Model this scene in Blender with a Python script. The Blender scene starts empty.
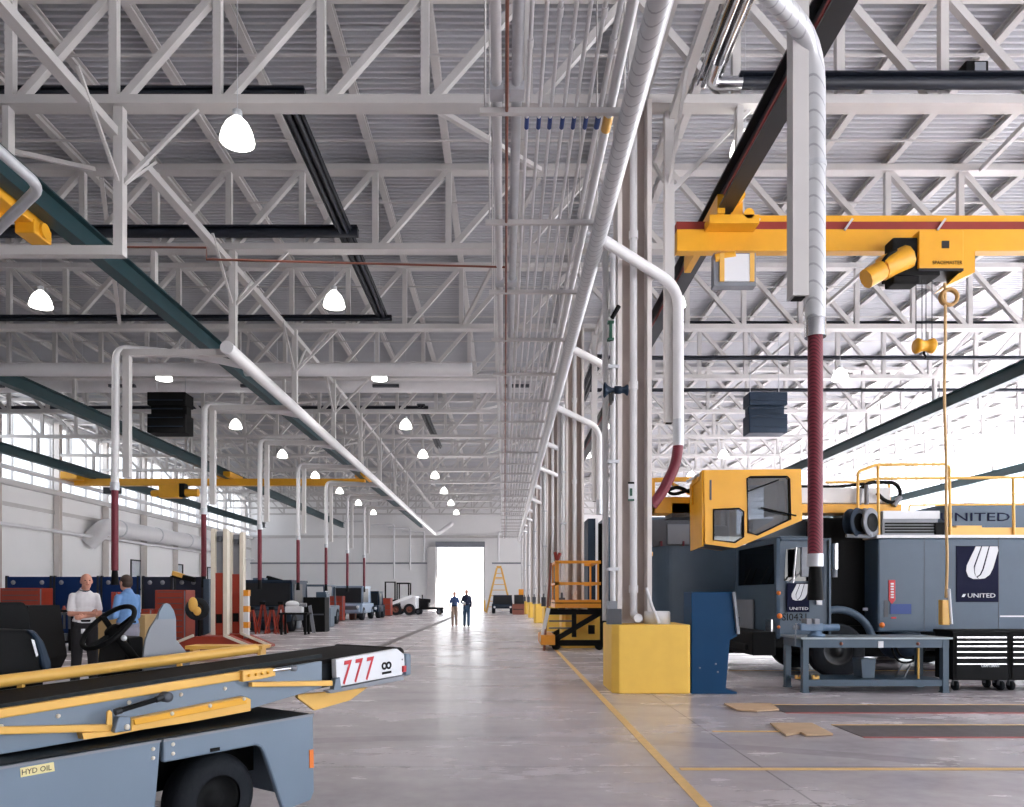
import bpy, bmesh, math, random
from mathutils import Vector, Matrix
random.seed(7)
C = bpy.context.scene.collection
F, CX, HY, EYE = 744.0, 504.5, 596.0, 1.5       # focal length in pixels, vanishing point column, horizon row, eye height
V = Vector
def at(px, py, d):
    "a point of the hall at depth d that the photograph shows at (px, py)"
    return V(((px-CX)*d/F, d, EYE+(HY-py)*d/F))
ORD = ['nearest','second','third','fourth','fifth','sixth','seventh','eighth','ninth','tenth','eleventh','twelfth','thirteenth','fourteenth','fifteenth','sixteenth','seventeenth','eighteenth','nineteenth','twentieth','twenty-first','twenty-second','twenty-third','twenty-fourth','twenty-fifth','twenty-sixth','twenty-seventh','twenty-eighth','twenty-ninth','thirtieth']
def nth(i): return ORD[i]
def lin(c):
    return tuple((x/255/12.92 if x/255 <= .04045 else ((x/255+.055)/1.055)**2.4) for x in c)+(1,)
# ------------------------------------------------------------------ materials
def mat(name, rgb, rough=.5, metal=0, var=.06, scale=3, bump=0, spec=.5, coat=0):
    m = bpy.data.materials.new(name); m.use_nodes = True
    n, l = m.node_tree.nodes, m.node_tree.links
    b = n['Principled BSDF']; c = lin(rgb)
    b.inputs['Roughness'].default_value = rough; b.inputs['Metallic'].default_value = metal
    b.inputs['Specular IOR Level'].default_value = spec; b.inputs['Coat Weight'].default_value = coat
    tc = n.new('ShaderNodeTexCoord'); nz = n.new('ShaderNodeTexNoise')
    nz.inputs['Scale'].default_value = scale; nz.inputs['Detail'].default_value = 5
    l.new(tc.outputs['Object'], nz.inputs['Vector'])
    mx = n.new('ShaderNodeMix'); mx.data_type = 'RGBA'
    mx.inputs[6].default_value = tuple(max(0, x*(1-var*2)) for x in c[:3])+(1,)
    mx.inputs[7].default_value = tuple(min(1, x*(1+var*2)) for x in c[:3])+(1,)
    l.new(nz.outputs['Fac'], mx.inputs[0]); l.new(mx.outputs[2], b.inputs['Base Color'])
    if bump:
        bp = n.new('ShaderNodeBump'); bp.inputs['Strength'].default_value = bump; bp.inputs['Distance'].default_value = .01
        n2 = n.new('ShaderNodeTexNoise'); n2.inputs['Scale'].default_value = scale*12
        l.new(tc.outputs['Object'], n2.inputs['Vector']); l.new(n2.outputs['Fac'], bp.inputs['Height']); l.new(bp.outputs[0], b.inputs['Normal'])
    return m
def emit(name, rgb, s):
    m = bpy.data.materials.new(name); m.use_nodes = True
    b = m.node_tree.nodes['Principled BSDF']; b.inputs['Base Color'].default_value = lin(rgb)
    b.inputs['Emission Color'].default_value = lin(rgb); b.inputs['Emission Strength'].default_value = s
    return m
def glass(name, tint, refl=.12):
    m = bpy.data.materials.new(name); m.use_nodes = True
    n, l = m.node_tree.nodes, m.node_tree.links; n.remove(n['Principled BSDF'])
    t = n.new('ShaderNodeBsdfTransparent'); t.inputs[0].default_value = lin(tint)
    g = n.new('ShaderNodeBsdfGlossy'); g.inputs['Roughness'].default_value = .03
    x = n.new('ShaderNodeMixShader'); x.inputs[0].default_value = refl
    l.new(t.outputs[0], x.inputs[1]); l.new(g.outputs[0], x.inputs[2]); l.new(x.outputs[0], n['Material Output'].inputs[0])
    return m
WHITE = mat('white_steel_paint', (198,196,195), .45, var=.03)
PIPEW = mat('white_pipe_paint', (222,222,224), .35, var=.03)
GALV = mat('galvanised_duct', (196,199,204), .38, metal=.35, var=.08, scale=6)
def spiral(name, rgb, pitch, seam=(172,174,180), duty=.13, rough=.38, metal=.3):
    "duct or hose with a wound seam every `pitch` metres"
    m = mat(name, rgb, rough, metal=metal, var=.05)
    n, l = m.node_tree.nodes, m.node_tree.links; b = n['Principled BSDF']
    tc = n.new('ShaderNodeTexCoord'); w = n.new('ShaderNodeTexWave'); w.wave_profile = 'SAW'
    w.bands_direction = 'DIAGONAL'; w.inputs['Scale'].default_value = .628/pitch
    l.new(tc.outputs['Object'], w.inputs['Vector'])
    k = n.new('ShaderNodeMath'); k.operation = 'LESS_THAN'; k.inputs[1].default_value = duty; l.new(w.outputs['Fac'], k.inputs[0])
    x = n.new('ShaderNodeMix'); x.data_type = 'RGBA'; x.inputs[7].default_value = lin(seam); l.new(k.outputs[0], x.inputs[0])
    old = b.inputs['Base Color'].links[0].from_socket; l.new(old, x.inputs[6]); l.new(x.outputs[2], b.inputs['Base Color'])
    return m
SPIRAL = spiral('spiral_duct', (206,208,211), .16)
DECK = mat('roof_deck_paint', (190,192,197), .42, metal=.15, var=.04, scale=.6)
WALLM = mat('wall_paint', (236,236,236), .6, var=.03, scale=.4)
WEBM = mat('column_web_tone', (184,172,165), .5, var=.04)  # web in a darker, browner tone than the flanges
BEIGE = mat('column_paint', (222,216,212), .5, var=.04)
YEL = mat('yellow_paint', (230,180,88), .38, var=.05)
SAFE = mat('pedestal_yellow', (252,202,92), .5, spec=.3, var=.05, bump=.15, scale=5)
CRANEY = mat('crane_yellow', (232,168,38), .4, var=.06)
ORANGE = mat('platform_orange', (228,150,40), .4, var=.06)
REDC = mat('conductor_red', (140,42,34), .5)
GREEN = mat('runway_green', (26,58,64), .45, var=.1)
DARK = mat('runway_black', (24,27,32), .4, var=.15)
HEAT = mat('heater_black', (24,30,42), .45, var=.15)
CHROME = mat('chrome', (205,205,208), .18, metal=1)
BLACK = mat('black_rubber', (11,12,14), .7, spec=.2, var=.15)
BELT = mat('belt_rubber', (18,14,15), .8, spec=.15, var=.15, bump=.3)
TIRE = mat('tire_rubber', (26,30,36), .75, spec=.25, var=.15, bump=.4)
GSEB = mat('loader_blue_grey', (110,126,143), .35, var=.04, coat=.1)
GSED = mat('loader_deck_dark', (20,27,32), .6, spec=.25, var=.15)
TRUCKB = mat('truck_blue_grey', (72,90,108), .4, var=.05, spec=.4)
TRUCKD = mat('truck_dark_blue', (32,48,66), .5, spec=.25, var=.08)
NAVY = mat('logo_navy', (3,9,46), .6, spec=.15)
LOGOW = mat('logo_white', (222,224,228), .5, var=0)
BLUEP = mat('partition_blue', (12,42,90), .55, spec=.2, var=.08)
STANDB = mat('stand_blue', (2,60,100), .5, spec=.2, var=.06)
BENCHB = mat('bench_blue', (60,82,100), .45, var=.07)
STEELT = mat('bench_top_steel', (134,144,150), .35, metal=.3, var=.1, scale=4)
RED = mat('cabinet_red', (150,52,32), .42, var=.1)
REDL = mat('lift_red', (150,52,34), .42, var=.08)
CREAM = mat('lift_cream', (224,216,200), .45)
HOSE = spiral('hose_maroon', (128,38,56), .035, (84,22,36), .4, .55, 0)
BROWN = mat('copper_pipe', (128,74,58), .45, var=.08)
CARD = mat('cardboard', (168,140,96), .8, var=.08)
PLY = mat('plywood', (190,160,128), .7, var=.12, scale=5)
GRATE = mat('grating_steel', (96,90,92), .55, metal=.3, var=.2, scale=8)
VISEB = mat('vise_blue', (96,122,150), .4)
LINEY = mat('floor_line_yellow', (230,190,124), .55, var=.12, scale=9)
LINER = mat('floor_line_red', (170,84,84), .55, var=.1)
GREYM = mat('machine_grey', (130,134,142), .45, var=.08)
GREYD = mat('machine_dark_grey', (74,78,86), .5, var=.1)
BAND = mat('blue_tape', (24,60,130), .5)
GREENL = mat('green_label', (30,84,66), .5)
SKIN = mat('skin', (204,146,124), .55, var=.04)
HAIRB = mat('hair_brown', (58,42,34), .7)
HAIRG = mat('hair_grey', (180,168,158), .8)
LAMPM = emit('lamp_glow', (255,252,244), 1.6)
REDB = mat('red_marking', (196,40,48), .5, var=.02)
AMBER = mat('amber_lens', (226,120,40), .3)
CREAML = mat('label_cream', (232,218,160), .5, var=.02)
WGLASS = glass('window_glass', (246,248,250), .06)
LGLASS = glass('left_window_glass', (232,234,236), .06)  # left panes greyed slightly to dim the daylight they let in
CABGL = glass('cab_glass', (150,158,166), .1)
TRGL = glass('truck_glass', (62,80,88), .06)
def cloth(n, c): return mat(n, c, .85, var=.08, scale=12, bump=.2)
# ------------------------------------------------------------------ mesh builder
def basis(d):
    d = d.normalized(); up = V((0,0,1)) if abs(d.z) < .95 else V((0,1,0))
    r = d.cross(up).normalized(); return r, r.cross(d).normalized()
class MB:
    def __init__(s): s.v = []; s.f = []; s.sm = []
    def add(s, vs, fs, smooth=False):
        k = len(s.v); s.v += [V(p) for p in vs]; s.f += [tuple(i+k for i in f) for f in fs]; s.sm += [smooth]*len(fs); return s
    def box(s, a, b):
        x0,x1 = sorted((a[0],b[0])); y0,y1 = sorted((a[1],b[1])); z0,z1 = sorted((a[2],b[2]))
        return s.add([(x0,y0,z0),(x1,y0,z0),(x1,y1,z0),(x0,y1,z0),(x0,y0,z1),(x1,y0,z1),(x1,y1,z1),(x0,y1,z1)],
            [(0,3,2,1),(4,5,6,7),(0,1,5,4),(1,2,6,5),(2,3,7,6),(3,0,4,7)])
    def prism(s, pts, vec):
        "closed slab: polygon pts swept along vec"
        pts = [V(p) for p in pts]; vec = V(vec); n = len(pts)
        nrm = V((0,0,0))
        for i in range(n): nrm += pts[i].cross(pts[(i+1)%n])
        if nrm.dot(vec) > 0: pts = pts[::-1]
        return s.add(pts+[p+vec for p in pts], [tuple(range(n)), tuple(range(2*n-1,n-1,-1))]+[(i,i+n,(i+1)%n+n,(i+1)%n) for i in range(n)])
    def bar(s, a, b, w, h):
        "rectangular bar from a to b, w across, h upright"
        a, b = V(a), V(b); r, u = basis(b-a)
        q = [r*(w/2)*i+u*(h/2)*j for i,j in ((-1,-1),(1,-1),(1,1),(-1,1))]
        return s.add([a+x for x in q]+[b+x for x in q], [(3,2,1,0),(4,5,6,7)]+[(i,(i+1)%4,(i+1)%4+4,i+4) for i in range(4)])
    def tube(s, a, b, r, r2=None, n=14, cap=True):
        a, b = V(a), V(b); x, u = basis(b-a); r2 = r if r2 is None else r2
        A = [a+(x*math.cos(2*math.pi*i/n)+u*math.sin(2*math.pi*i/n))*r for i in range(n)]
        B = [b+(x*math.cos(2*math.pi*i/n)+u*math.sin(2*math.pi*i/n))*r2 for i in range(n)]
        s.add(A+B, [(i,(i+1)%n,(i+1)%n+n,i+n) for i in range(n)], True)
        if cap: s.add(A+B, [tuple(range(n-1,-1,-1)), tuple(range(n,2*n))])
        return s
    def path(s, pts, r, n=12, bend=0, closed=False):
        "round tube along pts; corners rounded with radius `bend`"
        pts = [V(p) for p in pts]
        if bend and not closed:
            q = [pts[0]]
            for i in range(1, len(pts)-1):
                p, a, b = pts[i], (pts[i-1]-pts[i]), (pts[i+1]-pts[i])
                k = min(bend, a.length*.48, b.length*.48); a = p+a.normalized()*k; b = p+b.normalized()*k
                for j in range(7):
                    t = j/6; q.append(a*(1-t)**2+p*2*t*(1-t)+b*t*t)
            pts = q+[pts[-1]]
        m = len(pts); vs = []; x = None
        for i in range(m):
            if closed: d = pts[(i+1)%m]-pts[i-1]
            else: d = pts[min(i+1,m-1)]-pts[max(i-1,0)]
            d.normalize()
            if x is None: x = basis(d)[0]
            x = (x-d*x.dot(d)).normalized(); u = x.cross(d)
            rr = r(i/(m-1)) if callable(r) else r
            vs += [pts[i]+(x*math.cos(2*math.pi*j/n)+u*math.sin(2*math.pi*j/n))*rr for j in range(n)]
        fs = [(i*n+j, i*n+(j+1)%n, ((i+1)%m)*n+(j+1)%n, ((i+1)%m)*n+j) for i in range(m if closed else m-1) for j in range(n)]
        s.add(vs, [f[::-1] for f in fs], True)
        if not closed: s.add(vs, [tuple(range(n)), tuple(range(m*n-1,(m-1)*n-1,-1))])
        return s
    def lathe(s, base, axis, prof, n=24, smooth=True):
        "prof: (radius, distance along axis) pairs"
        base = V(base); axis = V(axis).normalized(); x, u = basis(axis); m = len(prof)
        vs = [base+axis*h+(x*math.cos(2*math.pi*j/n)+u*math.sin(2*math.pi*j/n))*max(r,1e-4) for r,h in prof for j in range(n)]
        s.add(vs, [(i*n+j, i*n+(j+1)%n, (i+1)*n+(j+1)%n, (i+1)*n+j) for i in range(m-1) for j in range(n)], smooth)
        return s
    def ball(s, c, r, n=12, m=8):
        c = V(c); r = V((r,r,r)) if not hasattr(r,'__len__') else V(r)
        vs = [c+V((r.x*math.sin(math.pi*i/m)*math.cos(2*math.pi*j/n), r.y*math.sin(math.pi*i/m)*math.sin(2*math.pi*j/n), r.z*math.cos(math.pi*i/m))) for i in range(m+1) for j in range(n)]
        s.add(vs, [((i+1)*n+j,(i+1)*n+(j+1)%n,i*n+(j+1)%n,i*n+j) for i in range(m) for j in range(n)], True); return s
    def cap(s, a, b, ra, rb=None):
        "tapered limb piece with round ends"
        rb = ra if rb is None else rb
        s.tube(a, b, ra, rb, 14); s.ball(a, ra, 14, 8); s.ball(b, rb, 14, 8); return s
    def ibeam(s, a, b, w, h, t=.025):
        a, b = V(a), V(b); r, u = basis(b-a); k = u*(h/2-t/2)
        return s.bar(a+k, b+k, w, t).bar(a-k, b-k, w, t).bar(a, b, t, h-2*t)
    def data(s, name, m, bevel=0):
        me = bpy.data.meshes.new(name)
        lo = V([min(p[i] for p in s.v) for i in range(3)]); hi = V([max(p[i] for p in s.v) for i in range(3)])
        o = V(((lo.x+hi.x)/2, (lo.y+hi.y)/2, lo.z))
        me.from_pydata([p-o for p in s.v], [], s.f); me.polygons.foreach_set('use_smooth', s.sm)
        me.update(); me.validate()
        if m: me.materials.append(m)
        return me, o
    def build(s, name, m, parent=None, label=None, bevel=0, rec=None):
        me, o = s.data(name, m)
        ob = bpy.data.objects.new(name, me); C.objects.link(ob)
        if bevel:
            md = ob.modifiers.new('bevel', 'BEVEL'); md.width = bevel; md.segments = 2; md.limit_method = 'ANGLE'
        place(ob, o, parent)
        if label: ob['label'] = label
        return ob
WL = {}
def place(ob, world, parent):
    if parent is not None:
        ob.parent = parent; ob.location = V(world)-WL[parent.name]
    else: ob.location = world
    WL[ob.name] = V(world)
def tag(o, label=None, cat=None, group=None, kind=None):
    if label: o['label'] = label
    if cat: o['category'] = cat
    if group: o['group'] = group
    if kind: o['kind'] = kind
    return o
def thing(name, label, cat, loc=(0,0,0), group=None):
    o = bpy.data.objects.new(name, None); o.empty_display_size = .2; C.objects.link(o); place(o, V(loc), None)
    return tag(o, label, cat, group)
def one(name, mb, m, label, cat, group=None, bevel=0):
    return tag(mb.build(name, m, None, None, bevel), label, cat, group)
def struct(name, mb, m, parent=None, bevel=0):
    o = mb.build(name, m, parent, None, bevel)
    if parent is None: o['kind'] = 'structure'
    return o
def dup(o, off, label=None, parent=None):
    c = o.copy(); C.objects.link(c)
    if parent is None: c.location = o.location+V(off)
    else: c.parent = parent
    WL[c.name] = WL[o.name]+V(off)
    for ch in list(o.children): dup(ch, off, None, c)
    if label: c['label'] = label
    return c
def meshify(cu, name):
    ob = bpy.data.objects.new(name, cu); C.objects.link(ob)
    dg = bpy.context.evaluated_depsgraph_get(); me = bpy.data.meshes.new_from_object(ob.evaluated_get(dg))
    bpy.data.objects.remove(ob); return me
def text(body, name, m, parent, origin, right, up, height, width=None, depth=.004, shear=0, bold=0):
    "raised lettering; origin is the middle of the line (or its left end)"
    cu = bpy.data.curves.new(name, 'FONT'); cu.body = body; cu.size = 1; cu.extrude = depth/2/height*.7; cu.shear = shear; cu.offset = bold
    cu.resolution_u = 2
    me = meshify(cu, name)
    xs = [v.co.x for v in me.vertices]; ys = [v.co.y for v in me.vertices]
    w, h = max(xs)-min(xs), max(ys)-min(ys)
    sy = height/h; sx = (width/w) if width else sy
    right = V(right).normalized(); up = V(up).normalized(); nn = right.cross(up)
    cx = (max(xs)+min(xs))/2; cy = (max(ys)+min(ys))/2
    for v in me.vertices:
        x, y, z = v.co; v.co = right*((x-cx)*sx)+up*((y-cy)*sy)+nn*(z*height)
    me.materials.clear(); me.materials.append(m)
    ob = bpy.data.objects.new(name, me); C.objects.link(ob); place(ob, V(origin), parent); return ob
def holed(name, outer, holes, origin, right, up, thick, m, parent, label=None):
    "flat plate with openings: 2-D outlines in metres on the right/up axes, swept back by thick"
    cu = bpy.data.curves.new(name, 'CURVE'); cu.dimensions = '2D'; cu.fill_mode = 'BOTH'; cu.extrude = thick/2
    for loop in [outer]+holes:
        sp = cu.splines.new('POLY'); sp.points.add(len(loop)-1)
        for p, q in zip(sp.points, loop): p.co = (q[0], q[1], 0, 1)
        sp.use_cyclic_u = True
    me = meshify(cu, name); right = V(right).normalized(); up = V(up).normalized(); nn = right.cross(up)
    for v in me.vertices:
        x, y, z = v.co; v.co = right*x+up*y+nn*(z-thick/2)
    me.materials.clear(); me.materials.append(m)
    ob = bpy.data.objects.new(name, me); C.objects.link(ob); place(ob, V(origin), parent)
    if label: ob['label'] = label
    return ob
EXPO, LAMPW, SUNNY, SUNE = 1.7, 175, 2.2, 34.0
# ================================================================== the hall
XL, XR, YB, YF, ZD = -25.4, 29.2, -12.0, 74.4, 11.47      # walls, back, far end, underside of the roof deck
NP, X0 = 1.67, 2.06                                     # truss panel length, column row
BAY = [12+5*k for k in range(13)]
# floor
def floor_mat():
    m = bpy.data.materials.new('polished_concrete'); m.use_nodes = True
    n, l = m.node_tree.nodes, m.node_tree.links; b = n['Principled BSDF']
    geo = n.new('ShaderNodeNewGeometry'); sep = n.new('ShaderNodeSeparateXYZ'); l.new(geo.outputs['Position'], sep.inputs[0])
    def noise(sc, det, stretch=None):
        t = n.new('ShaderNodeTexNoise'); t.inputs['Scale'].default_value = sc; t.inputs['Detail'].default_value = det
        if stretch:
            mp = n.new('ShaderNodeMapping'); mp.inputs['Scale'].default_value = stretch; l.new(geo.outputs['Position'], mp.inputs[0]); l.new(mp.outputs[0], t.inputs['Vector'])
        else: l.new(geo.outputs['Position'], t.inputs['Vector'])
        return t
    a = noise(.8, 9, (.6,1.25,1)); a.inputs['Roughness'].default_value = .62; c = noise(7, 6)
    r = n.new('ShaderNodeValToRGB'); r.color_ramp.elements[0].position = .22; r.color_ramp.elements[1].position = .85
    r.color_ramp.elements[0].color = lin((170,163,167)); r.color_ramp.elements[1].color = lin((216,208,211))
    l.new(a.outputs['Fac'], r.inputs[0])
    mx = n.new('ShaderNodeMix'); mx.data_type = 'RGBA'; mx.blend_type = 'OVERLAY'; mx.inputs[0].default_value = .18
    l.new(r.outputs[0], mx.inputs[6]); l.new(c.outputs['Fac'], mx.inputs[7])
    def mth(op, x, y=None, v=None):
        k = n.new('ShaderNodeMath'); k.operation = op; l.new(x, k.inputs[0])
        if y is not None: l.new(y, k.inputs[1])
        if v is not None: k.inputs[1].default_value = v
        return k.outputs[0]
    def joint(s, off, per, w):          # saw-cut slab joints
        k = mth('ABSOLUTE', mth('SUBTRACT', mth('FRACT', mth('DIVIDE', mth('ADD', s, v=100*per-off+per/2), v=per)), v=.5))
        return mth('LESS_THAN', k, v=w/per)
    j = mth('MAXIMUM', joint(sep.outputs[1], 6.53, 5, .012), joint(sep.outputs[0], 2.25, 5, .010))
    # old tyre rubs: thin bent arcs
    wv = n.new('ShaderNodeTexWave'); wv.wave_type = 'RINGS'; wv.rings_direction = 'Z'; wv.inputs['Scale'].default_value = .11; wv.inputs['Distortion'].default_value = 7; wv.inputs['Detail'].default_value = 1; wv.inputs['Detail Scale'].default_value = .35
    l.new(geo.outputs['Position'], wv.inputs['Vector'])
    rub = mth('MULTIPLY', mth('GREATER_THAN', wv.outputs['Fac'], v=.975), v=.22)
    dk = n.new('ShaderNodeMix'); dk.data_type = 'RGBA'; dk.inputs[7].default_value = lin((70,64,66))
    l.new(mth('MAXIMUM', mth('MULTIPLY', j, v=.55), rub), dk.inputs[0]); l.new(mx.outputs[2], dk.inputs[6]); l.new(dk.outputs[2], b.inputs['Base Color'])
    rr = n.new('ShaderNodeMapRange'); rr.inputs['To Min'].default_value = .14; rr.inputs['To Max'].default_value = .38
    l.new(a.outputs['Fac'], rr.inputs['Value']); l.new(rr.outputs[0], b.inputs['Roughness'])
    bp = n.new('ShaderNodeBump'); bp.inputs['Strength'].default_value = .03; bp.inputs['Distance'].default_value = .01
    l.new(a.outputs['Fac'], bp.inputs['Height']); l.new(bp.outputs[0], b.inputs['Normal'])
    return m
struct('floor', MB().box((XL-.3,YB-.3,-.2),(XR+.3,YF+.3,0)), floor_mat())
# corrugated roof deck
def deck():
    mb = MB(); p, z = .152, ZD; prof = []
    y = YB
    while y < YF:
        prof += [(y,z),(y+.045,z),(y+.065,z+.06),(y+.132,z+.06)]; y += p
    prof.append((YF,z)); n = len(prof)
    vs = [(XL-.3,a,b) for a,b in prof]+[(XR+.3,a,b) for a,b in prof]
    mb.add(vs, [(i,i+n,i+n+1,i+1)[::-1] for i in range(n-1)])
    mb.box((XL-.3,YB,z+.12),(XR+.3,YF,z+.2))
    return mb
struct('ceiling', deck(), DECK)
# walls --------------------------------------------------------------
def hwin(n, x, y0, y1, z0, z1, nv, nh, side):
    "window in a side wall at x"
    f = MB(); t = .06
    for z in (z0, z1): f.box((x-.08,y0,z-t/2),(x+.08,y1,z+t/2))
    for i in range(nv+1): yy = y0+(y1-y0)*i/nv; f.box((x-.06,yy-t/2,z0),(x+.06,yy+t/2,z1))
    for i in range(1,nh): zz = z0+(z1-z0)*i/nh; f.box((x-.05,y0,zz-t/2),(x+.05,y1,zz+t/2))
    o = f.build('window_%d' % n, WHITE); o['kind'] = 'structure'
    MB().box((x-.01,y0,z0),(x+.01,y1,z1)).build('pane', WGLASS if side > 0 else LGLASS, o)
WN = 0
rw = MB(); rw.box((XR,YB,0),(XR+.3,YF,1.6)).box((XR,YB,11.2),(XR+.3,YF,11.7))
edges = [YB]+[-3+10*i for i in range(8)]+[YF]
for e in edges: rw.box((XR,e-.25,1.6),(XR+.3,e+.25,11.2))
struct('wall_right', rw, WALLM)
for a, b in zip(edges, edges[1:]):
    WN += 1; hwin(WN, XR+.15, a+.25, b-.25, 1.6, 11.2, 4, 5, 1)
lw = MB().box((XL-.3,YB,0),(XL,YF,7.5)).box((XL-.3,YB,11.1),(XL,YF,11.7)).box((XL-.3,YB,7.5),(XL,32,11.1))
le = [32,42,52,62,YF]
for e in le[1:-1]: lw.box((XL-.3,e-.2,7.5),(XL,e+.2,11.1))
lw.box((XL-.3,YF-.4,7.5),(XL,YF,11.1))
lwall = struct('wall_left', lw, WALLM)
for a, b in zip(le, le[1:]):
    WN += 1; hwin(WN, XL-.15, a+.2, b-.2, 7.5, 11.1, 6, 2, -1)
DX0, DX1, DZ = -6.75, -2.05, 6.4
fw = MB().box((XL-.3,YF,0),(DX0,YF+.3,11.7)).box((DX1,YF,0),(XR+.3,YF+.3,11.7)).box((DX0,YF,DZ),(DX1,YF+.3,11.7))
struct('wall_far', fw, WALLM)
# far wall trim: ledge and downpipes
struct('trim_1', MB().box((XL,YF-.12,4.7),(DX0-.9,YF,4.85)).box((DX1+.8,YF-.12,4.7),(XR,YF,4.85)), GREYM)
struct('trim_2', MB().box((XL,YF-.2,7.3),(XR,YF,7.55)), WHITE)
bw = MB().box((XL-.3,YB-.3,0),(8,YB,11.7)).box((27,YB-.3,0),(XR+.3,YB,11.7)).box((8,YB-.3,4.5),(27,YB,11.7))  # unseen opening behind the camera, placed and sized to admit fill daylight
struct('wall_back', bw, WALLM)
# door at the far end: frame, rolled curtain box, bright opening outside
dm = MB().box((DX0-.95,YF-.35,0),(DX0-.1,YF,DZ)).box((DX0-.1,YF-.14,0),(DX0+.06,YF,DZ)).box((DX1-.06,YF-.14,0),(DX1+.1,YF,DZ))
door = struct('door_1', dm, WHITE)
MB().box((DX0-.1,YF-.6,DZ-.05),(DX1+.1,YF,DZ+.5)).build('shutter_box', GREYM, door)
for i in range(4): MB().box((DX0+.06,YF+.12,DZ-1.9-.5*i*3),(DX1-.06,YF+.14,DZ-1.86-.5*i*3)).build('rail', GREYM, door) if i<3 else None
# left wall columns, ledges, pipes
k = 0
for y in range(12, 75, 5):
    k += 1
    w = .32 if y % 10 == 2 else .2
    one('wall_column', MB().ibeam((XL+.2,y,0),(XL+.2,y,11.2), .3, w), BEIGE, 'pale grey steel column against the left wall, %s from the near end' % nth(k-1), 'column', 'steel columns along the left wall')
struct('trim_3', MB().box((XL,YB,7.15),(XL+.35,YF,7.4)).box((XL,YB,6.1),(XL+.12,YF,6.3)), WHITE)
one('wall_pipe', MB().path([(XL+.5,12,5.1),(XL+.5,YF-.6,5.1)], .1), PIPEW, 'pale pipe running the length of the left wall below the large duct', 'pipe')
one('steam_pipe', MB().path([(XL+.75,12,7.9),(XL+.75,YF-.6,7.9)], .12), PIPEW, 'white pipe along the left wall just under the high windows', 'pipe')
one('gas_pipe', MB().path([(XL+.75,12,8.6),(XL+.75,YF-.6,8.6)], .08), PIPEW, 'thinner white pipe along the left wall across the high windows', 'pipe')
du = MB().path([(XL+.1,45.2,4.7),(XL+1.0,45.4,5.75),(XL+1.0,47,5.75),(XL+1.0,66,5.75)], .52, n=20, bend=.5)
dd = thing('air_duct', 'large round white air duct along the left wall above the blue partitions', 'duct', (XL+1,50,5.2))
du.build('duct_run', PIPEW, dd)
for y in (47,52,57,62): MB().tube((XL+1,y,5.75),(XL+1,y+.15,5.75), .545, n=20).build('joint_band', GALV, dd)
for i, y in enumerate((50.5, 57, 63.5)):
    w = struct('window_%d' % (WN+1+i), MB().box((XL,y,1.9),(XL+.06,y+.12,4)).box((XL,y+1.6,1.9),(XL+.06,y+1.72,4)).box((XL,y,3.9),(XL+.06,y+1.72,4.0)).box((XL,y,1.9),(XL+.06,y+1.72,2)), DARK)
    MB().box((XL+.01,y+.1,2),(XL+.03,y+1.6,3.9)).build('pane', WGLASS, w)
# ------------------------------------------------------------------ roof trusses
nodesx = [X0+NP*i for i in range(-16, 17)]
ZB0, ZB1, ZT0, ZT1 = 9.36, 9.50, 11.16, 11.30
def make_truss(y):
    t = thing('roof_truss', 'white steel roof truss across the hall, nearest of the row to the camera', 'roof truss', (X0,y,ZB0), 'roof trusses')
    MB().box((XL,y-.14,ZB0),(XR,y+.14,ZB1)).build('bottom_chord', WHITE, t)
    MB().box((XL,y-.14,ZT0),(XR,y+.14,ZT1)).build('top_chord', WHITE, t)
    for x in nodesx: MB().box((x-.065,y-.06,ZB1),(x+.065,y+.06,ZT0)).build('vertical', WHITE, t)
    for i, x in enumerate(nodesx[:-1]):
        x2 = nodesx[i+1]; up = x2 > -11.4 and x2 <= X0+.01 or x2 > 15.5
        a, b = (x+.14, x2-.07) if up else (x2-.14, x+.07)
        MB().bar((a,y,ZB1), (b,y,ZT0), .12, .12).build('diagonal', WHITE, t)
    return t
tr = make_truss(12)
for k, y in enumerate(BAY):
    if k: dup(tr, (0,y-12,0), 'white steel roof truss across the hall, %s of the row from the camera' % nth(k))
# purlins along the hall
p0 = MB().ibeam((0,YB,ZT1+.085),(0,YF,ZT1+.085), .15, .17, .03)
def side_words(i):
    if i == 0: return 'directly above the yellow column bases'
    return '%s purlin to the %s of the column row' % ('nearest' if abs(i)==1 else nth(abs(i)-1), 'left' if i < 0 else 'right')
pr = None
for i in range(-16, 17):
    lab = 'white roof purlin under the deck, ' + side_words(i)
    if pr is None:
        mb = MB().ibeam((X0+NP*i,YB,ZT1+.085),(X0+NP*i,YF,ZT1+.085), .15, .17, .03); pr = one('roof_purlin', mb, WHITE, lab, 'purlin', 'roof purlins'); pi = i
    else: dup(pr, (NP*(i-pi),0,0), lab)
# thin bridging rods below the deck
br = None
for k in range(13):
    for j, off in enumerate((1.35, 3.85)):
        y = 7+5*k+off
        if k == 0: continue
        lab = 'thin white rod across the hall under the deck, %s after the %s truss' % ('first' if j==0 else 'second', nth(k-1))
        if br is None: br = one('bridging_rod', MB().box((XL,y-.02,ZT0+.02),(XR,y+.02,ZT0+.06)), WHITE, lab, 'rod', 'bridging rods'); by = y
        else: dup(br, (0,y-by,0), lab)
# sloping braces between neighbouring trusses
for k in range(0, 9):
    for j, x in enumerate((-17.9, -11.3, -1.2, 8.8, 15.5)):
        y = BAY[k]
        a, b = V((x,y+.15,ZB1)), V((x+NP*1.2,y+4.85,ZT0))
        if k % 2: a, b = V((x+NP*1.2,y+.15,ZT0)), V((x,y+4.85,ZB1))
        one('cross_brace', MB().bar(a, b, .09, .09), WHITE, 'white slanting brace between the %s and %s trusses, %s from the left wall' % (nth(k), nth(k+1), ['first','second','third','fourth','fifth'][j]), 'brace', 'braces between trusses')
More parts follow.
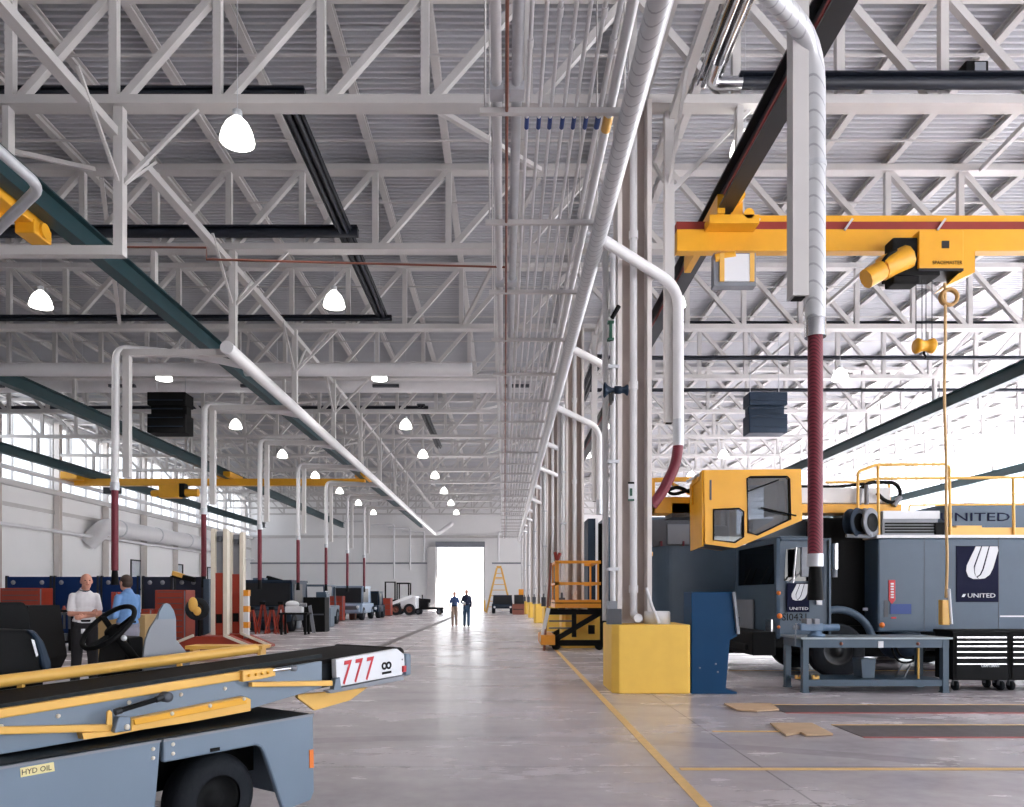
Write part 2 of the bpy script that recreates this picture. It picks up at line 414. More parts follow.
# ------------------------------------------------------------------ columns on yellow bases
def make_column(y):
    t = thing('hall_column', 'beige steel H column rising from the nearest yellow base', 'column', (X0,y,1.06), 'steel columns of the aisle')
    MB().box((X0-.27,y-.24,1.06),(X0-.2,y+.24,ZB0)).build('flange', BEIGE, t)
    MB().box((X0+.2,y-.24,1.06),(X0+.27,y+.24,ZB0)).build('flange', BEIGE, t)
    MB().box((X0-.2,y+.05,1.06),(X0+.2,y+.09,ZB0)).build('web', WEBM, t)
    return t
def make_base(y):
    t = thing('concrete_pedestal', 'yellow concrete column base nearest the camera, beside the blue stand', 'column base', (2.18,y,0), 'yellow column bases')
    c = .1; x0, x1, y0, y1 = 1.655, 2.86, y-.6, y+.6
    pts = [(x0+c,y0,0),(x1-c*.3,y0,0),(x1,y0+c*.3,0),(x1,y1-c,0),(x1-c,y1,0),(x0+c,y1,0),(x0,y1-c,0),(x0,y0+c,0)]
    MB().prism(pts, (0,0,1.06)).build('block', SAFE, t, bevel=.02); return t
cs = ['nearest the camera, beside the blue stand','second from the camera, behind the orange platform','third from the camera','fourth from the camera','fifth from the camera','sixth from the camera','seventh and farthest from the camera']
cb = make_base(12); cc = make_column(12)
for i in range(1,7):
    dup(cb, (0,10*i,0), 'yellow concrete column base '+cs[i]); dup(cc, (0,10*i,0), 'beige steel H column on the yellow base '+cs[i].split(',')[0])
cc['label'] = 'beige steel H column on the yellow base nearest the camera'
# pipes on the columns
for i in range(7):
    y = 12+10*i; w = ['nearest','second','third','fourth','fifth','sixth','seventh'][i]
    t = thing('downpipe', 'white downpipe in the hollow of the %s aisle column' % w, 'pipe', (X0,y-.12,1.1), 'downpipes on the aisle columns')
    MB().path([(X0,y-.12,ZB0-.3),(X0,y-.12,1.2),(X0,y-.5,1.16)], .06, bend=.06).build('pipe', PIPEW, t)
    for z in (7.2, 4.8, 1.55): MB().tube((X0,y-.12,z),(X0,y-.12,z+.12), .076).build('coupling', PIPEW, t)
    MB().tube((X0,y-.5,1.16),(X0,y-.54,1.16), .068).build('pipe_end', PIPEW, t)
    t = thing('conduit_riser', 'pair of white conduits beside the %s aisle column' % w, 'conduit', (X0-.36,y-.1,1.1), 'conduit risers on the aisle columns')
    MB().tube((X0-.34,y-.2,1.1),(X0-.34,y-.2,7.1), .045).build('conduit', PIPEW, t)
    MB().tube((X0-.42,y+.1,1.1),(X0-.42,y+.1,7.1), .05).build('conduit', PIPEW, t)
    for z in (5.1, 3.6, 1.9): MB().box((X0-.42,y-.27,z),(X0-.25,y-.14,z+.05)).build('clamp', GALV, t)
    MB().box((X0-.44,y-.4,1.1),(X0-.3,y-.2,1.42)).build('junction_box', GREYM, t)
t = thing('pipe_cap_plate', 'round white plate with a slanted pipe on top of the nearest yellow base', 'pipe cap', (2.45,11.8,1.06))
MB().lathe((2.42,11.8,1.06), (0,0,1), [(0,0),(.205,0),(.205,.18),(.19,.2),(0,.2)]).build('plate', PIPEW, t)
MB().path([(2.24,11.75,1.62),(2.3,11.62,1.35),(2.4,11.55,1.08)], .025).build('pipe', PIPEW, t)
# sign on the nearest downpipe
t = thing('pipe_sign', 'small green, white and black sign strip on the nearest downpipe', 'sign', (X0,11.8,3.0))
a = at(628.5,501,11.8); b = at(633.5,482,11.8)
MB().box((a.x,11.8,a.z),(b.x,11.815,b.z)).build('plate', LOGOW, t)
MB().box((a.x-.01,11.79,b.z-.03),(b.x+.01,11.8,b.z)).build('band', BLACK, t); MB().box((a.x-.01,11.79,a.z),(b.x+.01,11.8,a.z+.03)).build('band', GREENL, t)
MB().box((a.x+.02,11.79,a.z+.08),(b.x-.02,11.8,a.z+.2)).build('marking', GREENL, t)
# horn speaker
t = thing('horn_speaker', 'dark blue horn loudspeaker on the nearest aisle column', 'loudspeaker', at(616,398,11.5))
h0 = at(604,390,11.5); h1 = at(626,390,11.5)
MB().lathe(h0, (1,0,0), [(.115,0),(.12,.015),(.075,.05),(.04,.11),(.035,.16)]).build('horn', TRUCKD, t)
MB().lathe(h0+V((.16,0,0)), (1,0,0), [(0,0),(.06,0),(.06,.1),(.05,.11),(.05,.15),(.085,.19),(.085,.21),(0,.21)]).build('driver', TRUCKD, t)
MB().box(h0+V((.12,-.02,-.17)), h0+V((.15,.25,-.02))).build('bracket', DARK, t)
t = thing('valve_bracket', 'small green valve bracket on the left of the nearest aisle column', 'bracket', at(611,338,11.7))
g = at(611,330,11.7); MB().box(g+V((-.02,0,-.13)), g+V((.02,.1,.13))).box(g+V((-.05,0,-.15)), g+V((.05,.1,-.12))).box(g+V((-.05,0,.12)), g+V((.05,.1,.15))).build('body', GREENL, t)
MB().tube(at(612,318,11.7), at(619,306,11.7), .035).build('handle', BLACK, t)
# ================================================================== services under the roof
ZP = 7.0      # pipe rack height (5.5 above the eye)
cx = [(-.085,.055,'wide pale'),(.136,.06,'wide grey'),(.26,.022,''),(.40,.022,''),(.53,.022,''),(.676,.022,''),(.81,.022,''),(.95,.022,''),(1.09,.03,''),(1.21,.055,'wide white')]
num = 0
for i, (x, r, w) in enumerate(cx):
    y0 = 2.2
    lab = ('%s pipe on the racks above the aisle, %s' % (w, {0:'leftmost of the run',1:'just right of the thin brown pipe',9:'rightmost, beside the spiral duct'}[i])) if w else 'thin white conduit with blue band on the aisle racks, %s from the left' % ['first','second','third','fourth','fifth','sixth','seventh'][i-2]
    t = thing('rack_pipe' if w else 'conduit', lab, 'pipe' if w else 'conduit', (x,y0,ZP), 'pipes on the aisle racks')
    MB().tube((x,y0,ZP+.03+r),(x,71,ZP+.03+r), r, n=10).build('pipe_run', PIPEW if r != .06 or i == 9 else GALV, t)
    if i in (0,1):
        for z in (8.43,13.4): MB().box((x-r-.02,z-.35,ZP),(x+r+.02,z-.15,ZP+.1)).build('clamp', GALV, t)
    if not w:
        MB().tube((x,8.62,ZP+.03+r),(x,8.82,ZP+.03+r), r+.004, n=10).build('blue_band', BAND, t)
        for y in (6.6+.4*(i%3), 19+i): MB().tube((x,y,ZP+.03+r),(x,y+.12,ZP+.03+r), r+.01, n=10).build('coupling', PIPEW, t)
    if i == 9: MB().tube((x,8.62,ZP+.03+r),(x,8.9,ZP+.03+r), r+.004, n=12).build('yellow_band', YEL, t)
one('sprinkler_pipe', MB().tube((.026,2.2,ZP-.02),(.026,71,ZP-.02), .019, n=10), BROWN, 'thin brown sprinkler pipe running along the aisle under the racks', 'pipe')
one('sprinkler_pipe', MB().path([(-12.5,12.6,7.45),(-5.05,12.6,7.4),(-5.05,12.6,7.2),(.026,12.6,7.07)], .018), BROWN, 'thin brown pipe crossing to the left wall with a step down', 'pipe')
rk = None
for k in range(25):
    y = 8.43+2.5*k
    lab = 'white pipe rack crossbar above the aisle, %s from the camera' % ('nearest' if k==0 else nth(k))
    if rk is None:
        rk = thing('pipe_rack', lab, 'pipe rack', (.5,y,ZP), 'pipe racks above the aisle')
        MB().box((-.28,y-.03,ZP-.045),(1.42,y+.03,ZP+.02)).build('crossbar', WHITE, rk)
        for x in (-.22,1.36): MB().tube((x,y,ZP),(x,y,ZB0+1.9), .012, n=6).build('hanger_rod', WHITE, rk)
    else: dup(rk, (0,2.5*k,0), lab)
# exhaust trunks
TLX, TLZ, TRX, TRZ = -6.2, 7.05, 1.40, 6.86
t = thing('exhaust_duct', 'big spiral exhaust duct running along the aisle beside the columns', 'duct', (TRX,20,TRZ))
MB().path([(TRX,1.5,TRZ),(TRX,72,TRZ)], .122, n=20).build('duct_run', SPIRAL, t)
t = thing('exhaust_duct', 'white exhaust duct running along the left bay under the slanting hangers', 'duct', (TLX,40,TLZ))
MB().path([(TLX,16.6,TLZ),(TLX,66,TLZ)], .15, n=18).build('duct_run', PIPEW, t)
MB().path([(TLX,66,TLZ),(TLX+.4,66.3,TLZ+.1),(TLX+1.5,67,TLZ+1.0)], .2, bend=.3).build('end_duct', PIPEW, t)
MB().path([(TLX-.1,3.5,TLZ),(TLX-.1,10.1,TLZ),(-8.9,12.3,TLZ),(-8.9,12.3,4.2)], .072, n=18, bend=.25).build('near_duct', GALV, t)
one('support_rail', MB().bar((TLX-.08,6,8.78),(TLX-.08,23,9.27), .17, .14).bar((TLX-.08,23,9.27),(TLX-.08,66,9.27), .17, .14), WHITE, 'long white support rail below the trusses carrying the left exhaust drops', 'rail')
one('support_rail', MB().bar((2.72,5,9.25),(2.72,70,9.25), .14, .14), WHITE, 'long white support rail below the trusses right of the column row', 'rail')
def left_drop(y):
    t = thing('exhaust_drop', 'x', 'exhaust hose drop', (TLX,y,TLZ), 'exhaust drops of the left bay')
    MB().bar((TLX,y,TLZ-.078),(TLX,y,9.36), .15, .15).build('hanger', WHITE, t)
    MB().bar((TLX-.076,y,TLZ-.0),(-8.75,y,TLZ-.0), .15, .15).build('arm', WHITE, t)
    MB().bar((TLX,y,8.1),(TLX,y+1.2,9.2), .05, .05).build('brace', WHITE, t)
    MB().bar((TLX,y,8.1),(TLX,y-1.2,9.2), .05, .05).build('brace', WHITE, t)
    MB().bar((TLX,y,8.1),(TLX+1.25,y,9.36), .06, .06).build('brace', WHITE, t)
    MB().bar((-8.62,y,TLZ+.05),(-8.62,y,4.2), .15, .15).build('drop_post', WHITE, t)
    MB().path([(TLX,y+1.1,TLZ+.02),(-7.3,y+.5,TLZ+.12),(-8.85,y-.05,TLZ+.12),(-8.85,y-.1,3.95)], .085, bend=.3).build('branch_pipe', PIPEW, t)
    MB().path([(-8.85,y-.1,3.95),(-8.85,y-.1,2.08)], .075).build('hose', HOSE, t)
    MB().tube((-8.85,y-.1,3.9),(-8.85,y-.1,4.08), .1).build('clamp', GALV, t)
    MB().tube((-8.85,y-.1,2.08),(-8.85,y-.1,1.75), .06, .085).build('nozzle', BLACK, t)
    return t
ld = left_drop(17)
near = left_drop(12)
# the nearest drop shows only its hanger and arm
for ch in list(near.children):
    if ch.name.split('.')[0] in ('branch_pipe','hose','clamp','nozzle'): bpy.data.objects.remove(ch)
near['label'] = 'white hanger and arm of the exhaust drop nearest the camera, upper left'
ld['label'] = 'maroon exhaust hose hanging from a white pipe in the left bay, nearest of its row'
for k in range(1, 7):
    dup(ld, (0,5*k,0), 'maroon exhaust hose hanging from a white pipe in the left bay, %s of its row' % nth(k))
def right_drop(y, kind):
    t = thing('exhaust_drop', 'x', 'exhaust hose drop', (2.8,y,6.8), 'exhaust drops right of the aisle')
    tx, px = (2.76, 2.945) if kind == 0 else (2.66, 2.83)
    MB().bar((tx,y,4.3),(tx,y,9.3), .15, .15).build('drop_post', WHITE, t)
    MB().box((tx-.05,y-.05,4.29),(tx+.05,y+.05,4.3)).build('post_opening', BLACK, t)
    for s in (-1, 1): MB().bar((tx,y,8.1),(tx,y+1.2*s,9.2), .05, .05).build('brace', WHITE, t)
    MB().bar((tx,y,8.0),(tx+1.3,y,9.36), .06, .06).build('brace', WHITE, t)
    if kind == 0:
        MB().path([(TRX+.08,y-1.2,TRZ-.05),(px,y+.05,TRZ-.1),(px,y+.05,4.05)], .092, n=20, bend=.45).build('branch_duct', SPIRAL, t)
        MB().path([(px,y+.05,4.05),(px,y+.05,1.9)], .068, n=20).build('hose', HOSE, t)
        for z in (5.55,): MB().tube((px,y+.05,z),(px,y+.05,z+.05), .1).build('clamp', GALV, t); MB().box((px-.16,y,z-.02),(px-.06,y+.1,z+.1)).build('clamp', GALV, t)
        MB().tube((px,y+.05,3.95),(px,y+.05,4.12), .098).build('hose_collar', CHROME, t)
        MB().tube((px,y+.05,1.78),(px,y+.05,1.9), .072).build('hose_collar', GALV, t)
        MB().tube((px,y+.05,1.78),(px,y+.05,1.46), .055, .075).build('nozzle', BLACK, t)
        for z in range(30):      # ribs of the hose
            pass
    else:
        MB().path([(TRX+.08,y-.85,TRZ),(2.78,y-.15,TRZ-.42),(2.78,y-.15,4.3)], .085, n=16, bend=.35).build('branch_duct', PIPEW, t)
        MB().tube((2.78,y-.15,3.9),(2.78,y-.15,4.32), .09).build('hose_collar', GALV, t)
        if kind == 1: MB().path([(2.78,y-.15,3.92),(2.74,y-.15,3.6),(2.52,y-.15,3.15),(2.36,y-.15,2.95)], .085, bend=.3).build('hose', HOSE, t)
    return t
t = right_drop(7.0, 0); t['label'] = 'large spiral duct with a long maroon hose hanging in front of the truck'
t = right_drop(12.05, 1); t['label'] = 'white pipe with a short maroon hose just right of the nearest column'
r2 = right_drop(17, 2); r2['label'] = 'white pipe drop without hose right of the columns, third from the camera'
for k in range(1, 10): dup(r2, (0,5*k,0), 'white pipe drop without hose right of the columns, %s from the camera' % nth(k+2))
# crane runways
ZR = 8.33
def runway(x, lab, m, cond=True):
    t = thing('crane_runway', lab, 'crane rail beam', (x,30,ZR-.25), 'crane runway beams')
    MB().ibeam((x,4,ZR),(x,72,ZR), .28, .46, .03).build('beam', m, t)
    if cond: MB().box((x-.06,4,ZR-.02),(x-.03,72,ZR+.03)).build('conductor_bar', REDC, t)
    for y in BAY: MB().box((x-.05,y-.08,ZR+.22),(x+.05,y+.08,ZB0)).build('hanger', WHITE, t)
runway(3.78, 'black crane runway beam with a red stripe right of the columns', DARK)
runway(15.6, 'grey-green crane runway beam in the middle of the right bay', GREEN, False)
runway(27.6, 'grey-green crane runway beam beside the right windows', GREEN, False)
runway(-8.0, 'dark green crane runway beam in the left bay nearest the aisle', GREEN, False)
runway(-15.6, 'dark green crane runway beam in the middle of the left bay', GREEN, False)
runway(-23.2, 'dark green crane runway beam with a red stripe near the left wall', GREEN)
# right crane ---------------------------------------------------------
D = 13.0
def bx(mb, x0, y0, x1, y1, d0, d1, d=None):
    "box whose face at depth d0 covers the pixels x0..x1, y0..y1"
    a, b = at(x0,y0,d0), at(x1,y1,d0); return mb.box((a.x,d0,a.z),(b.x,d1,b.z))
t = thing('bridge_crane', 'yellow bridge crane with boxy hoist spanning the right bay', 'crane', (9,D,7.5))
XE = 15.9
a = at(677,229,D); b = at(677,252,D)
MB().box((a.x,D,b.z+.02),(XE,D+.2,a.z)).build('girder', CRANEY, t, bevel=.01)
c_ = at(677,221,D); MB().box((a.x,D+.02,a.z),(XE,D+.18,c_.z)).build('conductor_strip', REDC, t)
e = at(745,214,D); MB().box((e.x,D+.05,c_.z),(XE,D+.3,e.z)).build('trolley_rail', CRANEY, t)
for i in range(6):
    x = a.x+1.3+1.62*i; MB().bar((x,D-.02,a.z-.03),(x+.14,D-.02,a.z+.17), .02, .035).build('hanger_clip', GALV, t)
MB().box((3.5,D-.3,a.z-.05),(4.35,D+.02,a.z+.1)).box((3.9,D-.2,a.z+.05),(4.1,D+.0,a.z+.55)).box((3.62,D-.35,a.z+.1),(3.75,D+2.0,a.z+.42)).build('end_truck', CRANEY, t)
MB().tube((3.98,D-.35,a.z+.42),(3.98,D-.2,a.z+.42), .12).tube((4.18,D-.3,a.z+.12),(4.18,D-.2,a.z+.12), .09).build('wheel', CRANEY, t)
MB().tube((3.65,D-.05,a.z-.55),(4.0,D-.05,a.z-.5), .09).build('drive_motor', CRANEY, t)
m = MB(); bx(m,714,253,756,286,D-.1,D+.08); cab = m.build('control_cabinet', GREYM, t)
m = MB(); bx(m,724,254,752,281,D-.13,D-.1); m.build('cabinet_door', LOGOW, cab)
for u in (720,750): m = MB(); bx(m,u,253,u+4.5,281,D-.14,D-.1); m.build('yellow_edge', YEL, cab)
m = MB(); bx(m,919,230,964,268,D-.5,D-.02); ho = m.build('hoist_body', CRANEY, t, bevel=.02)
a0 = at(919,268,D-.5); b0 = at(964,268,D-.5)
MB().box((a0.x,D-.49,a0.z-.04),(b0.x,D-.05,a0.z)).build('base_plate', DARK, ho)
m = MB(); bx(m,960,248,975,272,D-.4,D-.02); p = at(960,272,D-.4); q = at(975,272,D-.4)
m.prism([(p.x,D-.4,p.z),(q.x,D-.4,q.z),(p.x-.25,D-.4,p.z-.24)], (0,.35,0)); m.build('side_box', CRANEY, ho)
m = MB(); bx(m,893,237,920,283,D-.45,D-.15); m.build('drum_housing', BLACK, ho, bevel=.03)
m = MB(); bx(m,893,270,940,275,D-.48,D-.1); m.build('rope_guide', BLACK, ho)
MB().path([at(866,279,D-.5),at(882,270,D-.5)], .165, n=10).path([at(882,269,D-.45),at(908,257,D-.45)], .2, n=10).build('motor', CRANEY, ho)
MB().path([at(880,268,D-.5),at(886,256,D-.65),at(896,250,D-.6)], .03, bend=.2).build('cable', BLACK, ho)
text('SPACEMASTER', 'maker_lettering', BLACK, ho, at(947.5,262.5,D-.506), (1,0,0), (0,0,1), .06, .5)
text('SYMBOL'[:1]+'', 'emblem', DARK, ho, at(945,245,D-.756), (1,0,0), (0,0,1), .11) if False else MB().box(at(942,248,D-.51), at(949,241,D-.5)).build('emblem_plate', DARK, ho)
m = MB()
for u in (916,922,926,932): m.tube(at(u,280,D-.4), at(u,344,D-.4), .008, n=6)
m.build('wire_ropes', DARK, ho)
hk = MB().lathe(at(915,346,D-.42), (1,0,0), [(0,0),(.11,0),(.13,.03),(.11,.09),(.09,.12),(.09,.2),(.11,.23),(.13,.29),(.11,.32),(0,.32)], n=18).build('hook_block', CRANEY, ho)
MB().path([at(924,351,D-.4),at(924,354,D-.4),at(926,357,D-.4),at(924,360,D-.4),at(922,357,D-.4)], .018).build('hook', BLACK, hk)
pd = thing('pendant_control', 'long yellow crane cord with a coiled ring and hanging yellow control handle', 'pendant control', at(946,625,12.2), None)
cpts = [at(945,283,12.2), at(945.5,330,12.2), at(944,400,12.2), at(946.5,460,12.2), at(946,520,12.2), at(947.5,560,12.2), at(946,598,12.2)]
MB().path(cpts, .022, bend=.5).build('cord', mat('cord_tan',(206,170,118),.6), pd)
c0 = at(949.5,297,12.2)
MB().path([c0+V((.13*math.cos(i*math.pi/8),0,.13*math.sin(i*math.pi/8))) for i in range(16)], .032, closed=True).path([c0+V((.145*math.cos(i*math.pi/8),.03,.125*math.sin(i*math.pi/8))) for i in range(16)], .026, closed=True).build('cord_coil', mat('coil_tan',(176,136,80),.6), pd)
m = MB(); bx(m,942.5,600,950,625,12.15,12.27); m.build('handle_box', YEL, pd, bevel=.01)
MB().tube(at(949,589,12.15), at(951.5,624,12.15), .022).build('white_tie', LOGOW, pd)
# left cranes
t = thing('bridge_crane', 'yellow bridge crane end cut off by the top left edge of the view', 'crane', (-12,12.6,7.5))
MB().box((-23,12.45,7.86),(-8.5,12.8,8.26)).build('girder', CRANEY, t)
MB().box((-8.52,10.6,7.98),(-8.18,13.35,8.36)).box((-8.5,12.9,7.8),(-8.15,13.4,8.05)).build('end_truck', CRANEY, t, bevel=.02)
MB().tube((-8.3,13.15,7.95),(-8.1,13.15,7.95), .13).build('wheel', CRANEY, t)
MB().tube((-8.3,11.2,7.95),(-8.1,11.2,7.95), .13).build('wheel', CRANEY, t)
MB().box((-9.6,12.3,7.6),(-9.0,12.7,8.0)).build('drive_motor', DARK, t)
D2 = 42
t = thing('bridge_crane', 'yellow bridge crane far off in the left bay with its hoist', 'crane', (-16,D2,8))
MB().box((-24.3,D2,7.75),(-7.9,D2+.4,8.13)).build('girder', CRANEY, t)
MB().box((-24.6,D2-.8,8.0),(-23.7,D2+1.2,8.4)).build('end_truck', CRANEY, t)
MB().box((-16,D2-.8,8.1),(-15.2,D2+1.2,8.4)).build('end_truck', CRANEY, t)
MB().box((-8.3,D2-.8,8.1),(-7.7,D2+1.2,8.4)).build('end_truck', CRANEY, t)
h = MB().box((-19.3,D2-.5,7.0),(-18.2,D2+.1,7.75)).build('hoist_body', CRANEY, t, bevel=.03)
MB().box((-18.2,D2-.4,7.05),(-17.9,D2+.1,7.8)).build('drum', BLACK, h); MB().tube((-17.9,D2-.2,7.3),(-17.2,D2-.2,7.3), .22).build('motor', CRANEY, h); MB().tube((-19.3,D2-.2,7.3),(-19.8,D2-.2,7.25), .18).build('motor', CRANEY, h)
MB().box((-22.5,D2-.3,7.25),(-21.6,D2,7.6)).build('control_cabinet', DARK, t)
# ------------------------------------------------------------------ lamps
def make_lamp(x, y):
    t = thing('pendant_lamp', 'x', 'lamp', (x,y,8.1), 'bell lamps under the roof')
    MB().lathe((x,y,8.57), (0,0,-1), [(.07,0),(.1,.03),(.165,.1),(.22,.21),(.25,.34),(.246,.365),(.12,.4),(0,.41)], n=24).build('glass_bell', LAMPM, t)
    MB().tube((x,y,8.55),(x,y,8.67), .07).build('lamp_cap', GALV, t)
    li = bpy.data.lights.new('bell_light', 'SPOT'); li.energy = LAMPW; li.spot_size = math.radians(152); li.spot_blend = .7; li.shadow_soft_size = .2; li.color = (1,.96,.93)
    lo_ = bpy.data.objects.new('bell_light', li); C.objects.link(lo_); place(lo_, (x,y,8.14), t)
    MB().tube((x,y,8.67),(x,y,11.4), .006, n=6).build('suspension_rod', GALV, t)
    return t
lp = None
rowname = {0:'the left bay near the aisle',1:'the left bay toward the left wall',2:'the bay right of the columns',3:'the middle of the right bay'}
for r, x in enumerate((-3.95,-10.75,3.95,10.6)):
    for k in range(9):
        y = 11.0+6.25*k
        lab = 'glowing white bell lamp over %s, %s of its row' % (rowname[r], nth(k))
        if r == 1 and k == 0 or r == 3 and k == 1: continue
        if lp is None: lp = make_lamp(x, y); lp['label'] = lab; l0 = (x,y)
        elif r == 2 and k == 0:
            c = dup(lp, (x-l0[0],1.2,.55), lab); [bpy.data.objects.remove(o) for o in list(c.children) if o.type == 'LIGHT']
        else: dup(lp, (x-l0[0],y-l0[1]+(1.2 if r==2 and k==0 else 0),.55 if r==2 and k==0 else .12 if k==2 else 0), lab)
# ------------------------------------------------------------------ radiant tube heaters
def heater(lab, pts, w=.3, m=HEAT):
    t = thing('radiant_heater', lab, 'tube heater', V(pts[0]), 'radiant tube heaters')
    for a, b in zip(pts, pts[1:]):
        a, b = V(a), V(b); r, u = basis(b-a)
        MB().bar(a+V((0,0,.09)), b+V((0,0,.09)), w, .02).bar(a-r*w*.45+V((0,0,.05)), b-r*w*.45+V((0,0,.05)), .02, .09).bar(a+r*w*.45+V((0,0,.05)), b+r*w*.45+V((0,0,.05)), .02, .09).build('reflector', m, t)
        MB().tube(a+r*.07, b+r*.07, .045).tube(a-r*.07, b-r*.07, .045).build('burner_tube', m, t)
heater('black tube heater hung in the left bay near the bell lamp', [(-3.6,12.2,9.66),(-3.6,21.9,9.66)], .34)
heater('blue-black tube heater far along the left bay', [(-3.6,32,9.66),(-3.6,41,9.66)], .34)
heater('chrome and black tube heater at the top right beside the crane runway', [(3.25,8.4,9.66),(3.25,11.9,9.66)], .36, CHROME)
heater('black tube heater behind the nearest column beside the second runway hanger', [(3.05,24,9.2),(3.05,29.5,9.2)], .34)
for lab, y, x0, x1 in (('dark tube across the left bay over the nearest truss chord',12.3,XL+1,-3.3),('dark tube across the left bay over the second truss chord',16.75,XL+1,-3.3),('dark tube across the left bay over the third truss chord',21.8,XL+1,-3.3),
    ('dark tube across the right bay beside the nearest truss chord',11.78,3.7,XR-1),('dark tube across the right bay over the third truss chord',22.3,2.9,XR-1),('dark tube across the right bay over the fourth truss chord',25.5,2.9,XR-1),('dark tube across the right bay over the fifth truss chord',29.5,2.9,XR-1),('dark tube across the left bay far beyond the third truss',32.2,XL+1,-3.3)):
    z, rr = {12.3:(9.8,.06),16.75:(9.67,.1),21.8:(9.62,.065),11.78:(9.62,.09)}.get(y,(9.64,.05))
    one('heater_tube', MB().tube((x0,y,z),(x1,y,z), rr).box((x0,y-rr*1.3,z+rr),(x1,y+rr*1.3,z+rr+.03)), HEAT, lab, 'tube', 'transverse heater tubes')
one('tube_elbow', MB().path([(3.25,11.3,9.64),(3.25,11.78,9.62),(3.75,11.78,9.62)], .1, bend=.15), CHROME, 'chrome elbow joining the tube heater at the top right', 'tube elbow')
t = thing('burner_box', 'small black burner box on the tube at the top right corner', 'burner box', at(978,72,12.1))
m = MB(); bx(m,966,60,989,72,11.7,11.95); m.build('housing', BLACK, t, bevel=.02); m = MB(); bx(m,975,62,986,71,11.68,11.7); m.build('plate', GREYM, t)
# unit heaters
for x, lab in ((-11.6,'black boxy unit heater hanging in the left bay'),(9.05,'dark blue boxy unit heater hanging in the right bay above the truck')):
    t = thing('unit_heater', lab, 'unit heater', (x,25.5,7.1), None)
    MB().box((x-.66,25.5,7.1),(x+.66,26.2,7.75)).box((x-.62,25.7,7.7),(x+.62,26.1,8.15)).box((x-.66,25.5,8.05),(x+.66,26.2,8.5)).build('housing', TRUCKD if x>0 else BLACK, t, bevel=.03)
    for i in range(4): MB().bar((x-.6,25.42,7.3+.3*i),(x+.6,25.42,7.3+.3*i), .04, .02).build('louvre', TRUCKD, t)
    for s in (-.5,.5): MB().tube((x+s,25.9,8.55),(x+s,25.9,11.4), .015, n=6).build('rod', GALV, t)
# big round duct across the hall
t = thing('cross_duct', 'large round white air duct crossing the hall behind the fourth truss', 'duct', (0,28.6,9.5))
MB().tube((-24,28.6,9.75),(1.2,28.6,9.75), .42, n=22).build('duct_run', PIPEW, t)
for i in range(5): MB().box((-20+5*i,28.15,9.42),(-19+5*i,28.3,9.52)).build('grille', GREYD, t)
one('beam_strut', MB().bar((2.2,8,9.2),(2.2,12,9.4), .12,.12), WHITE, 'short white strut meeting the nearest column top', 'strut')
t = thing('cross_duct', 'white duct crossing the left bay just above the third row of bell lamps', 'duct', (-11,22.9,8.3))
MB().tube((-24,22.9,8.47),(-1.0,22.9,8.47), .2, n=18).build('duct_run', PIPEW, t)
for i in range(7): MB().tube((-22+3*i,22.9,8.6),(-22+3*i,22.9,9.4), .012, n=6).build('hanger_rod', GALV, t)
# straight drops down the far wall
for i, x in enumerate((-13.9,-11.0,-9.4,-8.0,-.6)):
    h = (4.4,3.2,4.1,5.0,5.0)[i]
    one('wall_drop', MB().path([(x-2.2 if i<4 else x+2.5,YF-.35,7.9+.35*(3-i if i<4 else 0)),(x,YF-.35,7.9+.35*(3-i if i<4 else 0)),(x,YF-.35,h)], .09, bend=.2), PIPEW, 'white pipe bending down the far wall, %s from the left' % ['first','second','third','fourth','last, right of the bright door,'][i], 'pipe', 'pipes down the far wall')
# ================================================================== right side vehicles and shop things
def wheel(mb_parent, c, axis, r, w, parts='wheel', rim=GREYM, parent=None, hub=.55):
    c = V(c); ax = V(axis).normalized()
    o = MB().lathe(c-ax*w/2, ax, [(r*hub,0),(r*.9,0),(r,.14*w),(r,.86*w),(r*.9,w),(r*hub,w)], n=32).build(parts, TIRE, parent)
    MB().lathe(c-ax*w*.42, ax, [(0,.05*w),(r*.16,.05*w),(r*.18,.2*w),(r*.4,.22*w),(r*.5,.06*w),(r*hub,0),(r*hub,w*.84),(0,w*.7)], n=24).build('rim', rim, o)
    return o
TY = 13.5
SC = F/TY
def TX(px): return (px-CX)/SC
def TZ(py): return EYE+(HY-py)/SC
def rect(mb, x0, y0, x1, y1, d0, d1):
    return mb.box((TX(x0),d0,TZ(y0)),(TX(x1),d1,TZ(y1)))
W = 2.35
tk = thing('deicing_truck', 'blue-grey deicing truck with tank body and raised yellow operator cabin', 'truck', (8,TY+1,0))
# cab shell: side profile swept across, with window openings in the side plates
def side_plate(d, th, nm):
    out = [(777,640),(776,585),(781,541),(784,538),(828,538),(830,560),(831,640)]
    win = [(785,581),(787,549),(797,547.5),(819,547.5),(821,581)]
    o = at(0,0,1); return holed(nm, [(TX(x),TZ(y)) for x,y in out], [[(TX(x),TZ(y)) for x,y in win]], (0,d,0), (1,0,0), (0,0,1), th, TRUCKB, tk)
side_plate(TY+.05, .05, 'cab_side'); side_plate(TY+W, .05, 'cab_side')
xf, xt = TX(776.5), TX(781)
MB().box((xt,TY,TZ(541)),(TX(829),TY+W,TZ(538))).box((xt+.05,TY+.2,TZ(538)),(TX(826),TY+W-.2,TZ(535))).build('cab_roof', TRUCKB, tk, bevel=.02)
holed('cab_front', [(0,TZ(640)),(W,TZ(640)),(W,TZ(538)),(0,TZ(538))], [[(.1,TZ(584)),(W-.1,TZ(584)),(W-.14,TZ(543)),(.14,TZ(543))]], (xf,TY+W,0), (0,-1,0), (0,0,1), .06, TRUCKB, tk)
MB().box((xf+.02,TY+.08,TZ(584)),(xf+.03,TY+W-.08,TZ(543))).build('windshield', CABGL, tk)
